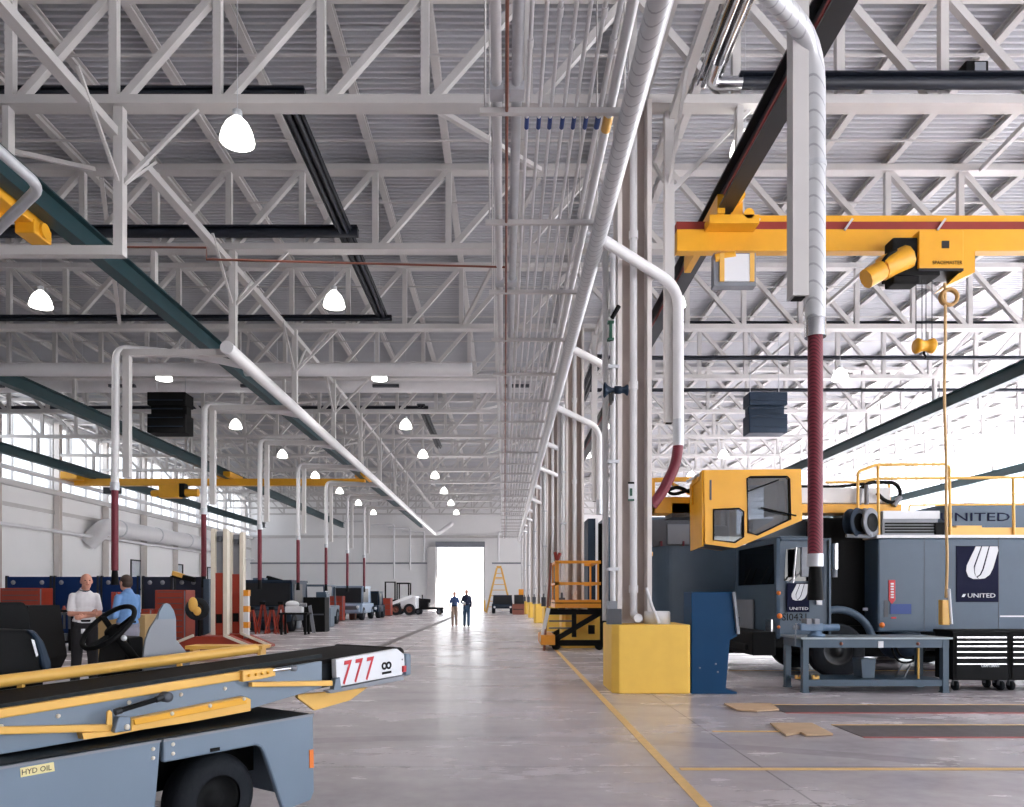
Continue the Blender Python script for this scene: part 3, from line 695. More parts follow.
MB().box((TX(786),TY+.08,TZ(582)),(TX(821),TY+.09,TZ(547))).build('side_window', TRGL, tk)
MB().box((TX(786),TY+W-.04,TZ(582)),(TX(821),TY+W-.03,TZ(547))).build('side_window', TRGL, tk)
MB().box((TX(829),TY,TZ(640)),(TX(831),TY+W,TZ(538))).build('cab_back', TRUCKB, tk)
MB().box((xf+.5,TY+.4,1.2),(xf+.95,TY+1.0,2.1)).box((xf+.5,TY+1.4,1.2),(xf+.95,TY+2.0,2.1)).build('seat', BLACK, tk, bevel=.05)
MB().box((xf+.05,TY+.1,1.0),(xf+.35,TY+W-.1,1.72)).build('dashboard', DARK, tk)
MB().path([V((xf+.42,TY+.65,1.95))+V((.06*math.cos(a)*1,.2*math.cos(a),.2*math.sin(a))) for a in [i*math.pi/8 for i in range(16)]], .016, closed=True).build('steering_wheel', BLACK, tk)
MB().box((xf-.05,TY+1.15,TZ(633)),(xf-.02,TY+W-.2,TZ(600))).build('grille', GREYM, tk)
for s in (TY+.1, TY+W-.4): MB().box((xf-.06,s,TZ(636)),(xf-.02,s+.3,TZ(620))).build('headlight', CHROME, tk)
MB().box((xf-.45,TY-.03,.42),(xf-.02,TY+W,.85)).box((xf-.1,TY,.55),(TX(815),TY+W,.75)).box((xf-.5,TY+.2,.5),(xf-.45,TY+W-.2,.62)).build('bumper', BLACK, tk, bevel=.03)
MB().path([(xf-.04,TY+.3,TZ(566)),(xf-.05,TY+.7,TZ(583))], .01).path([(xf-.04,TY+1.3,TZ(566)),(xf-.05,TY+1.7,TZ(583))], .01).build('wiper', BLACK, tk)
MB().tube((TX(790),TY-.15,TZ(583)),(TX(792),TY-.2,TZ(548)), .018).tube((TX(797),TY-.12,TZ(575)),(TX(803),TY-.2,TZ(550)), .014).tube((TX(788),TY-.05,TZ(582)),(TX(800),TY-.18,TZ(570)), .014).build('mirror_arm', CHROME, tk)
rect(MB(),796,577,803.5,548,TY-.25,TY-.18).build('mirror', GREYM, tk, bevel=.01)
lg = rect(MB(),787,612,809,583,TY-.015,TY).build('logo_panel', NAVY, tk)
def tulip(x0,y0,x1,y1,d,par,cut=None):
    "three slanted bars joined in a U at the foot: the airline's double-U emblem"
    fx = lambda u: x0+(x1-x0)*u; fy = lambda v: y0+(y1-y0)*v
    seg = [[(.30,0),(.46,0),(.23,.62),(.25,.82),(.32,.95),(.40,1),(.22,1),(.07,.93),(0,.75),(.02,.58)],
           [(.50,0),(.70,0),(.50,.70),(.42,.86),(.32,.93),(.27,.80),(.27,.64)],
           [(.74,0),(.98,0),(1,.12),(.84,.66),(.74,.86),(.58,.98),(.42,1),(.36,.95),(.46,.88),(.55,.70)]]
    for s in seg:
        MB().prism([(TX(fx(u)),d,TZ(fy(v))) for u,v in s], (0,-.006,0)).build('emblem_stroke', LOGOW, par)
tulip(791,584,809,600.5,TY-.017,lg)
text('UNITED', 'lettering', LOGOW, lg, (TX(798.5),TY-.018,TZ(608.5)), (1,0,0), (0,0,1), .05, .34)
text('SI0431', 'fleet_number', BLACK, tk, (TX(794),TY-.01,TZ(617)), (1,0,0), (0,0,1), .13, .44)
for u, v, m, r in ((776.8,616,AMBER,.05),(775.8,593,AMBER,.04),(775.8,627,AMBER,.03)): MB().lathe((TX(u)+.05,TY-.03,TZ(v)), (0,1,0), [(0,0),(r*.8,.005),(r,.03)]).build('marker_lamp', m, tk)
rect(MB(),816,605,822,598,TY-.02,TY).build('filler_cap', LOGOW, tk, bevel=.02)
rect(MB(),811,600,823,566,TY-.1,TY+.1).build('exhaust_stack', TRUCKD, tk, bevel=.03)
ar = MB(); cxw, czw = TX(840), TZ(646)
ar.path([(cxw+.66*math.cos(a), TY+.12, czw+.66*math.sin(a)) for a in [math.radians(8+i*164/16) for i in range(17)]], .07).build('fender', TRUCKB, tk)
wheel(None, (cxw,TY+.2,.5), (0,1,0), .5, .3, parent=tk, rim=DARK)
wheel(None, (cxw,TY+W-.2,.5), (0,1,0), .5, .3, parent=tk, rim=DARK)
for x in (10.2,11.35):
    wheel(None, (x,TY+.3,.5), (0,1,0), .5, .4, parent=tk, rim=DARK); wheel(None, (x,TY+W-.3,.5), (0,1,0), .5, .4, parent=tk, rim=DARK)
MB().box((4.9,TY+.65,.6),(13,TY+.85,.85)).box((4.9,TY+W-.85,.6),(13,TY+W-.65,.85)).box((6.3,TY+.3,.45),(6.9,TY+2,.95)).tube((7.3,TY+.3,.7),(8.1,TY+.3,.7), .22).box((7.0,TY+1.2,.3),(9.6,TY+2.1,.9)).box((8.3,TY+.5,.35),(9.5,TY+1.0,.9)).build('chassis', BLACK, tk)
MB().lathe((TX(908),TY+.0,TZ(641)), (0,1,0), [(0,0),(.2,.03),(.32,.1),(.36,.4)], n=20).build('pump_housing', TRUCKD, tk)
MB().path([(TX(895),TY+.1,.8),(TX(900),TY,.35),(TX(925),TY+.05,.4),(TX(932),TY+.1,.8)], .02, bend=.2).path([(TX(890),TY+.1,.8),(TX(897),TY,.28),(TX(918),TY+.05,.3),(TX(925),TY+.1,.8)], .02, bend=.2).build('hoses', BLACK, tk)
# void behind the cab: a black block stands in for its shade
MB().box((TX(833),TY+.5,.85),(TX(878),TY+2,TZ(515))).build('dark_void', BLACK, tk)
MB().tube((TX(838.5),TY+.15,TZ(569)),(TX(838.5),TY+.15,TZ(543)), .065).build('air_cylinder', CHROME, tk)
MB().tube((TX(838.5),TY+.15,TZ(577)),(TX(838.5),TY+.15,TZ(569)), .045).build('cylinder_valve', GREYM, tk)
for u in (853,866):
    MB().lathe((TX(u),TY+.1,TZ(523)), (.55,-.83,.03), [(.05,0),(.26,0),(.27,.02),(.1,.05),(.1,.12),(.27,.15),(.26,.17),(.05,.17)], n=28).build('hose_reel', GREYM if u>860 else TRUCKD, tk)
    MB().lathe(V((TX(u),TY+.1,TZ(523)))+V((.55,-.83,.03))*.172, (.55,-.83,.03), [(0,0),(.16,0),(.17,.01)], n=24).build('reel_face', BLACK, tk)
MB().path([(TX(858)+.1,TY-.05,TZ(509)),(TX(862),TY-.08,TZ(520)),(TX(862),TY-.08,TZ(530)),(TX(872),TY-.05,TZ(537)),(TX(845),TY-.05,TZ(536))], .035, bend=.12).build('reel_bracket', GREYM, tk)
# tank body
bd = MB().box((TX(878),TY,TZ(632)),(13,TY+W,TZ(538))).build('tank_body', TRUCKB, tk, bevel=.03)
MB().box((TX(876),TY-.03,TZ(538)),(13,TY+W,TZ(535))).build('top_rail', PIPEW, bd)
MB().box((TX(998.2),TY-.006,TZ(632)),(TX(998.8),TY,TZ(538))).box((TX(924),TY-.004,TZ(632)),(TX(924.4),TY,TZ(538))).build('panel_seam', GREYD, bd)
MB().box((TX(1000),TY-.008,TZ(617)),(13,TY,TZ(615.5))).build('pale_stripe', LOGOW, bd)
lg = rect(MB(),956,602,998,546,TY-.015,TY).build('logo_panel', NAVY, bd)
tulip(965.5,546.5,997.5,579,TY-.017,lg)
text('UNITED', 'lettering', LOGOW, lg, (TX(981),TY-.018,TZ(595.5)), (1,0,0), (0,0,1), .075, .5)
MB().prism([(TX(961),TY-.017,TZ(597)),(TX(963.5),TY-.017,TZ(597)),(TX(965.3),TY-.017,TZ(594)),(TX(962.5),TY-.017,TZ(594))],(0,-.005,0)).build('small_emblem', LOGOW, lg)
ra = MB().prism([(TX(888.5),TY-.012,TZ(580)),(TX(895),TY-.012,TZ(580)),(TX(895),TY-.012,TZ(600)),(TX(891.8),TY-.012,TZ(604)),(TX(888.5),TY-.012,TZ(600))],(0,.012,0)).build('red_arrow_label', REDB, bd)
for i in range(6): MB().box((TX(890.3),TY-.018,TZ(583+2.7*i)),(TX(893.3),TY-.012,TZ(584.6+2.7*i))).build('marking', LOGOW, ra)
bl = rect(MB(),890,614,911,604,TY-.012,TY).build('blue_label', BAND, bd)
MB().box((TX(884),TY-.01,TZ(617)),(TX(888),TY,TZ(600))).build('small_print', GREYD, bd)
MB().box((TX(891),TY-.01,TZ(618.5)),(TX(896),TY,TZ(617))).build('red_tag', REDB, bd)
MB().lathe((TX(882),TY-.03,TZ(625)), (0,1,0), [(0,0),(.04,.005),(.05,.03)]).build('marker_lamp', AMBER, bd)
rect(MB(),872,611,876,608,TY+.3,TY+.35).build('tail_lamp', LOGOW, tk)
# louvred housing
lv = rect(MB(),886,535,943,510,TY+.15,TY+1.4).build('engine_cover', GREYM, tk, bevel=.02)
rect(MB(),887,518,944,510,TY+.13,TY+.15).build('cover_top', LOGOW, lv)
for i in range(4): rect(MB(),889,523.5+2.9*i,938,522.0+2.9*i,TY+.12,TY+.15).build('louvre', BLACK, lv)
rect(MB(),939,535,948,522,TY+.1,TY+.5).build('side_box', BLACK, tk)
# deck, toe board and railings
rect(MB(),952,535,1100,527,TY+.1,TY+.16).build('toe_board', YEL, tk)
rect(MB(),970,527,996,523.5,TY+.4,TY+.8).build('deck_hatch', YEL, tk)
def rail(pts, nm='railing', r=.026, d=TY+.08, m=YEL, dd=None): return MB().path([(TX(x),(dd or d),TZ(y)) for x,y in pts], r, n=8, bend=.06).build(nm, m, tk)
rail([(860,512),(860,471),(878,464),(948,463.5),(952,466),(953,535)])
rail([(860,481),(879,478),(1110,476)]); rail([(880,464),(881,535)]); rail([(1016,476),(1017,535)]); rail([(963,527),(963,493),(1100,492)], d=TY+1.8, r=.02); rail([(1060,476),(1060,535)])
rail([(860,471),(860,512)], d=TY+2.2); rail([(878,464),(948,463.5),(952,466),(953,535)], d=TY+2.2)
tn = MB().box((at(950,0,TY+W+.3).x,TY+W+.3,at(0,530,TY+W+.3).z),(14.5,TY+W+2.4,at(0,503,TY+W+.3).z)).build('rear_tank', TRUCKB, tk)
text('UNITED', 'lettering', NAVY, tn, ((at(975,517,TY+W+.3).x),TY+W+.29,at(975,517,TY+W+.3).z), (1,0,0), (0,0,1), .18, 1.5)
# boom lying on top
bo = MB().box((TX(803),TY+.5,TZ(500)),(TX(905),TY+.95,TZ(483.5))).build('boom', PIPEW, tk, bevel=.02)
MB().box((TX(790),TY+.45,TZ(510)),(TX(915),TY+1.0,TZ(501))).build('boom_support', CRANEY, tk)
MB().path([(TX(790),TY+.6,TZ(481.5)),(TX(850),TY+.6,TZ(482)),(TX(880),TY+.6,TZ(479))], .03).build('boom_hose', BLACK, bo)
MB().path([(TX(872),TY+.42,TZ(485)),(TX(880),TY+.4,TZ(479)),(TX(906),TY+.4,TZ(479)),(TX(913),TY+.4,TZ(488)),(TX(909),TY+.4,TZ(500)),(TX(897),TY+.4,TZ(499)),(TX(888),TY+.4,TZ(490))], .035, bend=.2).build('hose_loop', BLACK, bo)
MB().tube((TX(876),TY+.35,TZ(502)),(TX(876),TY+.35,TZ(482)), .04).tube((TX(868),TY+.35,TZ(502)),(TX(870),TY+.35,TZ(486)), .04).tube((TX(905),TY+.4,TZ(503)),(TX(912),TY+.4,TZ(494)), .05).build('fittings', GREYM, bo)
MB().box((TX(775),TY+1.2,TZ(536)),(TX(850),TY+2.0,TZ(512))).build('boom_base', TRUCKB, tk)
MB().box((TX(862),TY+.5,TZ(535)),(TX(884),TY+1.2,TZ(508))).build('boom_pedestal', DARK, tk)
# operator cabin
OD = 12.75; so = F/OD
def OX(x): return (x-CX)/so
def OZ(y): return EYE+(HY-y)/so
out = [(704,470),(801,469),(802.5,520.3),(736,548),(705,544)]
w1 = [(713.5,509.4),(739,508.4),(743.5,511.5),(743.5,537),(735,542.5),(713.5,540)]
w2 = [(747,478.5),(750,476.8),(787,476.5),(789.6,479),(790.6,519),(757,535),(748,533)]
oc = thing('operator_cabin', 'yellow glazed operator cabin raised in front of the truck', 'cabin', (OX(750),OD,OZ(548)))
P2 = lambda l: [(OX(x),OZ(y)) for x,y in l]
holed('front_panel', P2(out), [P2(w1),P2(w2)], (0,OD,0), (1,0,0), (0,0,1), .04, CRANEY, oc)
DO = .8
holed('back_panel', P2(out), [P2([(751,505),(751,478),(790,478),(791,515),(765,530),(751,530)])], (0,OD+DO,0), (1,0,0), (0,0,1), .04, CRANEY, oc)
q = P2(out)
def quad(i, j, nm, m=CRANEY, t=.03):
    a, b = q[i], q[j]; v = V((b[0]-a[0],0,b[1]-a[1])).normalized(); nn = V((v.z,0,-v.x))*t
    MB().prism([(a[0],OD+.04,a[1]),(b[0],OD+.04,b[1]),(b[0],OD+DO,b[1]),(a[0],OD+DO,a[1])], nn if nn.dot(V((OX(752),0,OZ(505)))-V((a[0],0,a[1])))>0 else -nn).build(nm, m, oc)
quad(0,1,'cabin_roof'); quad(1,2,'right_side'); quad(2,3,'cabin_floor', GREYD); quad(3,4,'cabin_floor', GREYD); quad(4,0,'left_side')
for wv_ in (w1, w2):
    MB().prism([(OX(x),OD+.03,OZ(y)) for x,y in wv_], (0,.01,0)).build('window_pane', CABGL, oc)
    pts = [V((OX(x),OD-.005,OZ(y))) for x,y in wv_]; MB().path(pts, .014, n=6, closed=True).build('window_seal', BLACK, oc)
MB().path([V((OX(749),OD-.03,OZ(491))),V((OX(778),OD-.03,OZ(480)))], .012).path([V((OX(760),OD-.03,OZ(508))),V((OX(795),OD-.05,OZ(516)))], .014).build('wiper', BLACK, oc)
MB().box((OX(748),OD+.25,OZ(530)),(OX(752),OD+.35,OZ(514))).build('blue_bottle', BAND, oc)
MB().box((OX(722),OD+.5,OZ(541)),(OX(738),OD+.9,OZ(522))).box((OX(734),OD+.5,OZ(538)),(OX(739),OD+.9,OZ(505))).build('operator_seat', GREYD, oc, bevel=.04)
MB().box((OX(782),OD+.2,OZ(512)),(OX(789),OD+.9,OZ(479))).build('window_pillar', GREYD, oc)
MB().box((OX(709.6),OD-.006,OZ(500)),(OX(711.5),OD,OZ(480))).build('small_print', GREYD, oc)
lx = at(692.5,510,OD+DO).x
holed('side_frame', [(0,OZ(546)),(DO,OZ(548)),(DO+.05,OZ(478)),(0,OZ(470))], [[(.15,OZ(500)),(DO-.1,OZ(500)),(DO-.1,OZ(480)),(.15,OZ(477))]], (OX(704),OD+.02,0), (0,1,0), (0,0,1), .03, CRANEY, oc)
for i in range(5): MB().lathe((OX(704)-.03,OD+.2+.18*i,OZ(473)), (-1,0,0), [(0,.05),(.03,.04),(.03,0)], n=8).build('bolt', GALV, oc)
# arm holding the cabin, on the left vehicle
t = thing('boom_arm', 'yellow boom arm with black hydraulic hoses left of the operator cabin', 'boom arm', at(670,515,14.2))
m = MB(); bx(m,640,497,697,513,14.0,14.5); bx(m,640,478,655,513,14.0,14.5); m.build('arm_beam', CRANEY, t)
m = MB(); m.bar(at(655,480,14), at(700,479,14), .06,.08).bar(at(668,481,14), at(690,494,14), .05,.05).build('arm_strut', CRANEY, t)
m = MB(); m.path([at(664,492,13.9),at(678,486,13.9),at(690,493,13.9),at(700,487,13.9)], .035, bend=.2).path([at(664,488,13.9),at(672,495,13.9),at(694,489,13.9)], .03, bend=.2).build('hydraulic_hose', BLACK, t)
m = MB(); bx(m,672,503,697,517,14.0,14.6); m.build('arm_joint', GREYD, t)
# second vehicle's hull
D3 = 16.6; s3 = F/D3
HX = lambda x: (x-CX)/s3
HZ = lambda y: EYE+(HY-y)/s3
t = thing('tank_truck', 'blue-grey tank truck parked behind the operator cabin, its rounded end beside the column', 'truck', (6,D3+1,0))
n_ = 10; hx, r_ = HX(652), .45
pts = [(hx+r_-r_*math.cos(a), D3+r_-r_*math.sin(a), 0) for a in [i*math.pi/2/n_ for i in range(n_+1)]]
hull = [(hx,D3+2.3,HZ(640))]+[(x,y,HZ(640)) for x,y,_ in pts]+[(11.5,D3,HZ(640)),(11.5,D3+2.3,HZ(640))]
MB().prism(hull, (0,0,HZ(546)-HZ(640))).build('tank', TRUCKB, t)
MB().prism([(HX(652),D3+.1,HZ(546)),(HX(735),D3+.1,HZ(546)),(HX(735),D3+.1,HZ(522)),(HX(722),D3+.1,HZ(513)),(HX(700),D3+.1,HZ(513)),(HX(652),D3+.1,HZ(520))], (0,1.6,0)).build('machine_housing', GREYD, t)
MB().box((HX(668),D3+.05,HZ(544)),(HX(690),D3+.1,HZ(524))).build('housing_panel', GREYM, t)
for u in (661,683): MB().box((HX(u),D3+.0,HZ(546)),(HX(u+1.5),D3+.1,HZ(541))).build('latch', HOSE, t)
MB().box((HX(655),D3+.3,.2),(11.3,D3+2,HZ(640))).build('chassis', BLACK, t)
for x in (4.4,9.5):
    for y in (D3+.25,D3+2.0): wheel(None, (x,y,.48), (0,1,0), .48, .3, parent=t, rim=DARK)
MB().path([at(647,560,D3-.1),at(648,590,D3-.1),at(650,606,D3-.1),at(654,622,D3-.1)], .05, bend=.1).build('fill_hose', BLACK, t)
MB().tube(at(648.5,552,D3-.15), at(648.5,556,D3-.15), .1).build('yellow_coupling', YEL, t)
# tall blue van body behind the second column
t = thing('box_truck', 'tall dark blue truck body between the first and second aisle columns', 'truck', (4.5,26,0))
x0, x1, x2, x3 = [at(u,560,24).x for u in (588,597,605,613)]
MB().box((x0,24,.6),(x1,30,4.0)).build('door_leaf', TRUCKD, t); MB().box((x1,24.6,.6),(x2+.02,30,3.9)).build('load_space', BLACK, t)
MB().box((x2,24,.6),(6.4,30,4.05)).build('body_side', TRUCKB, t, bevel=.03); MB().box((x1-.05,23.95,.6),(x1+.03,24.02,4.0)).build('door_strip', LOGOW, t)
for x in (3.3,5.9): wheel(None, (x,25,.45), (1,0,0), .45, .3, parent=t); wheel(None, (x,29,.45), (1,0,0), .45, .3, parent=t)
# ------------------------------------------------------------------ blue stand beside the yellow base
t = thing('blue_stand', 'dark blue steel stand with a splayed foot beside the nearest yellow base', 'stand', (3.1,11.5,0))
B = lambda x,y: at(x,y,11.4)
MB().prism([B(691.5,694),B(691.5,592),B(733,592),B(737.5,636),B(730,640),B(726,689),B(737,692),B(737,694)], (0,.5,0)).build('side_plate', STANDB, t, bevel=.01)
MB().bar(at(733.5,592,11.38), at(738,634,11.38), .04, .08).build('edge_strip', GREYM, t)
for u,v in ((716,664),(718,672),(700,668)): MB().lathe(at(u,v,11.39), (0,1,0), [(0,0),(.012,.0),(.015,.01)], n=8).build('bolt', GREYM, t)
# ------------------------------------------------------------------ workbench
BD = 11.5; sb = F/BD
bX = lambda x: (x-CX)/sb
t = thing('workbench', 'blue steel workbench with grey top in front of the truck cab', 'workbench', (5.6,BD+.3,0))
x0, x1, zt = bX(801), bX(953), .83
MB().box((x0,BD,zt),(x1,BD+.85,zt+.03)).build('bench_top', STEELT, t, bevel=.004)
MB().box((x0+.03,BD+.03,zt-.13),(x1-.04,BD+.07,zt)).box((x0+.03,BD+.78,zt-.13),(x1-.04,BD+.82,zt)).box((x0+.03,BD+.03,zt-.13),(x0+.07,BD+.82,zt)).box((x1-.08,BD+.03,zt-.13),(x1-.04,BD+.82,zt)).build('apron', BENCHB, t)
for x in (x0+.04,x1-.14):
    for y in (BD+.03,BD+.74): MB().box((x,y-.008,0),(x+.09,y+.088,zt-.002)).box((x-.01,y-.018,0),(x+.1,y+.098,.02)).build('leg', BENCHB, t)
MB().box((x0+.1,BD+.06,.16),(x1-.1,BD+.8,.2)).box((x0+.1,BD+.04,.1),(x1-.1,BD+.07,.2)).build('shelf', BENCHB, t)
MB().box((bX(879),BD+.015,zt-.13),(bX(884),BD+.03,zt-.03)).build('outlet', LOGOW, t)
for u in (842,919): MB().lathe((bX(u),BD+.01,zt-.07), (0,1,0), [(0,0),(.025,.005),(.028,.03)], n=10).build('knob', BROWN, t)
t = thing('bench_vise', 'blue bench vise bolted on the left end of the workbench', 'vise', at(812,638,BD+.15), None)
v0 = at(816,639,BD+.15); v0.z = zt+.03; vs0 = 1.35
def vb(x,y,z): return v0+V((x,y,z))*vs0
MB().lathe(v0, (0,0,1), [(0,0),(.13,0),(.13,.04),(.08,.06),(.08,.12),(0,.12)]).build('vise_base', VISEB, t)
MB().box(vb(-.2,-.06,.07), vb(.06,.06,.16)).tube(vb(.04,0,.11), vb(.26,0,.11), .055).build('vise_body', VISEB, t, bevel=.012)
MB().box(vb(-.14,-.08,.15), vb(-.08,.08,.21)).box(vb(-.05,-.08,.15), vb(.01,.08,.21)).build('jaw', GREYM, t)
MB().tube(vb(-.26,0,.11), vb(-.2,0,.11), .035).tube(vb(-.25,-.02,-.1), vb(-.24,-.02,.16), .01).build('vise_handle', GREYM, t)
one('plastic_bin', MB().prism([(bX(872),BD+.3,.2),(bX(884),BD+.3,.2),(bX(885.5),BD+.3,.5),(bX(870.5),BD+.3,.5)], (0,.3,0)), BENCHB, 'grey-blue bin on the lower shelf of the workbench', 'bin')
one('yellow_rod', MB().tube((bX(925.5),BD+.2,.2),(bX(925.5),BD+.2,.68), .018), YEL, 'short yellow rod standing on the workbench shelf', 'rod')
for i,(u,l) in enumerate(((803,'left'),(820,'right'))): one('yellow_clamp', MB().box((bX(u)-.05,BD+.14,.2),(bX(u)+.05,BD+.2,.23)).box((bX(u)-.05,BD+.14,.23),(bX(u)-.02,BD+.2,.26)).box((bX(u)+.02,BD+.14,.23),(bX(u)+.05,BD+.2,.255)), YEL, 'small yellow clamp on the workbench shelf, %s of the pair' % l, 'clamp', 'yellow clamps')
one('wire_frame', MB().path([(bX(905),BD+.3,.21),(bX(912),BD+.28,.42),(bX(920),BD+.28,.42),(bX(915),BD+.3,.21)], .012, closed=True), GREYM, 'small bent metal frame leaning on the workbench shelf', 'metal frame')
# tool chests
def chest(x, w, lab, d=11.75, name='CRAFTSMAN'):
    t = thing('tool_chest', lab, 'tool chest', (x+w/2,d+.25,0), 'black rolling tool chests')
    b = MB().box((x,d,.17),(x+w,d+.5,.93)).box((x-.02,d-.02,.91),(x+w+.02,d+.52,.96)).build('cabinet', BLACK, t, bevel=.01)
    z = .86; 
    for i, h in enumerate((.07,.07,.09,.09,.1,.26)):
        dr = MB().box((x+.04,d-.015,z-h+.01),(x+w-.04,d,z)).build('drawer', BLACK, t, bevel=.004)
        MB().box((x+.05,d-.03,z-.022),(x+w-.05,d-.012,z-.002)).build('handle', CHROME, dr); z -= h
    text(name, 'lettering', LOGOW, t, (x+w*.65,d-.022,.40), (1,0,0), (0,0,1), .045, .28, bold=.02)
    for cx_ in (x+.08,x+w-.08):
        for cy in (d+.08,d+.42):
            c = MB().lathe((cx_-.03,cy,.08), (1,0,0), [(0,0),(.07,0),(.08,.01),(.08,.05),(.07,.06),(0,.06)], n=16).build('caster', TIRE, t)
            MB().box((cx_-.04,cy-.03,.08),(cx_-.033,cy+.03,.18)).box((cx_+.033,cy-.03,.08),(cx_+.04,cy+.03,.18)).box((cx_-.04,cy-.03,.155),(cx_+.04,cy+.03,.175)).build('fork', GREYM, c)
chest(at(953,0,11.75).x, .88, 'black rolling tool chest with chrome drawer handles right of the workbench')
chest(at(1009,0,11.75).x, .8, 'black tool chest cut off by the right edge of the view')
# ------------------------------------------------------------------ orange scissor platform
PD = 20.6
P = lambda x,y,d=PD: at(x,y,d)
t = thing('work_platform', 'orange railed work platform on a black lifting frame by the second base', 'work platform', (2,PD+.8,0))
x0, x1, zt = P(555,0).x, P(601,0).x, P(0,600).z
pl = MB().box((x0,PD,P(0,608).z),(x1,PD+1.9,P(0,603.5).z)).box((x0,PD,P(0,602.5).z),(x1,PD+1.9,zt)).build('deck', ORANGE, t)
MB().box((x0+.02,PD+.02,P(0,603.5).z),(x1-.02,PD+1.88,P(0,602.5).z)).build('deck_gap', BLACK, t)
z2, z1 = P(0,562).z, P(0,583.5).z
for x,y in ((x0+.06,PD+.04),(x1-.08,PD+.04),(x0+.06,PD+1.86),(x1-.08,PD+1.86),(x0+.75,PD+1.86)):
    MB().box((x-.06 if x<x0+.1 and y<PD+1 else x-.025,y-.03,zt),(x+.05 if x<x0+.1 and y<PD+1 else x+.025,y+.03,z2)).build('post', ORANGE, t)
for y in (PD+.04,PD+1.86):
    for z in (z1,z2): MB().box((x0,y-.03,z-.04),(x1,y+.03,z+.04)).build('rail', ORANGE, t)
for x in (x0+.03,x1-.03):
    for z in (z1,z2): MB().box((x-.025,PD+.04,z-.03),(x+.025,PD+1.86,z+.03)).build('rail', ORANGE, t)
f = MB(); zb, zm = .12, P(0,609).z
xa, xb = P(549,0).x, P(603,0).x
for y in (PD,PD+1.8):
    f.bar((xa,y,zm-.08),(xb+.1,y,zm-.08), .1,.14).bar((xa,y,zb+.08),(xb+.05,y,zb+.08), .1,.16).bar((xb,y,zb),(xb,y,zm), .16,.12).bar((xa+.05,y,zb+.1),(xb-.1,y,zm-.12), .1,.14).bar((P(574,0).x,y,P(0,637).z),(P(574,0).x,y,zm), .12,.12)
for xx in (xb,xa+.2): f.bar((xx,PD,zb+.08),(xx,PD+1.8,zb+.08), .08,.08)
f.build('lift_frame', BLACK, t)
for i in range(3): MB().bar((P(549,0).x,PD-.02,P(0,614+7*i).z),(P(573,0).x,PD-.02,P(0,614+7*i).z), .05,.04).build('ladder_rung', GREYD, t)
MB().bar(P(541,642,PD-.05), P(548.5,608,PD-.05), .1, .1).build('ladder_side', LOGOW, t)
MB().box(P(541,645,PD-.3), P(551,632,PD+1.5)).build('kick_end', ORANGE, t)
for x in (xa+.2,xb-.1):
    for y in (PD+.1,PD+1.7): MB().lathe((x,y-.05,.12), (0,1,0), [(0,0),(.12,0),(.12,.1),(0,.1)], n=14).build('caster', TIRE, t)
MB().box(P(589,634,PD+.1), P(594,625,PD+.3)).build('hydraulic_unit', BLACK, t)
one('leaning_plank', MB().bar(V((P(544,640,20.4).x,20.4,0)), P(551,563,20.9), .06, .04), BROWN, 'brown plank leaning upright left of the orange platform', 'plank')
one('red_pipe_fork', MB().path([P(555,552,20.9),P(557,561,20.9),P(560,553,20.9)], .05, bend=.1).tube(P(557,561,20.9), P(557,563,20.9), .06), REDC, 'small red fork-shaped fitting above the orange platform rail', 'fitting')
one('electric_box', MB().box((1.6,11.55,1.06), (1.82,11.7,1.3)), GREYD, 'grey electric box on the left of the nearest yellow base top', 'electric box')
# ------------------------------------------------------------------ floor markings and pit gratings
def flat(nm, x0,y0,x1,y1, z, m, lab, cat, g=None, th=.004): return one(nm, MB().box((x0,y0,z),(x1,y1,z+th)), m, lab, cat, g)
flat('floor_line', 1.385,2.6,1.475,23, .001, LINEY, 'long yellow floor line along the aisle beside the column bases', 'floor marking')
flat('floor_line', 1.52,6.40,14,6.48, .001, LINEY, 'thin yellow floor line running right across the near foreground', 'floor marking')
flat('floor_line', 2.3,8.2,3.05,8.26, .001, LINEY, 'short worn yellow dashes on the floor below the yellow base', 'floor marking')
def pit(y0,y1,x0,lab):
    t = thing('pit_grating', lab, 'floor grating', (8,y0,0), 'floor pit gratings')
    MB().box((x0,y0,.001),(14,y1,.006)).build('grating', GRATE, t)
    MB().box((x0,y1,.001),(14,y1+.06,.007)).build('yellow_edge', LINEY, t); MB().box((x0,y0-.05,.001),(14,y0,.007)).build('red_edge', LINER, t)
pit(9.55,10.2,3.6,'dark floor pit grating nearer the workbench'); pit(7.9,8.6,3.8,'dark floor pit grating nearer the camera')
def ply(pts, lab):
    one('plywood_sheet', MB().prism([(at(x,y,1).x*EYE*F/(y-HY)/1.0, EYE*F/(y-HY), .008) for x,y in pts], (0,0,.02)), PLY, lab, 'plywood sheet', 'plywood sheets on the floor')
ply([(724,705),(771,705),(779,711),(757,712.5),(737,711.5)], 'plywood sheet at the left end of the farther floor grating')
ply([(770,725),(812,725),(833,736),(806,737),(801,734.5),(786,737)], 'plywood sheet at the left end of the nearer floor grating')
t = flat('floor_drain', -3.84,6,-3.56,60, .001, GRATE, 'long dark drain channel running up the aisle floor', 'floor drain')
flat('floor_line', 3.2,14.9,9,14.98, .001, LINEY, 'yellow floor line under the parked truck', 'floor marking')
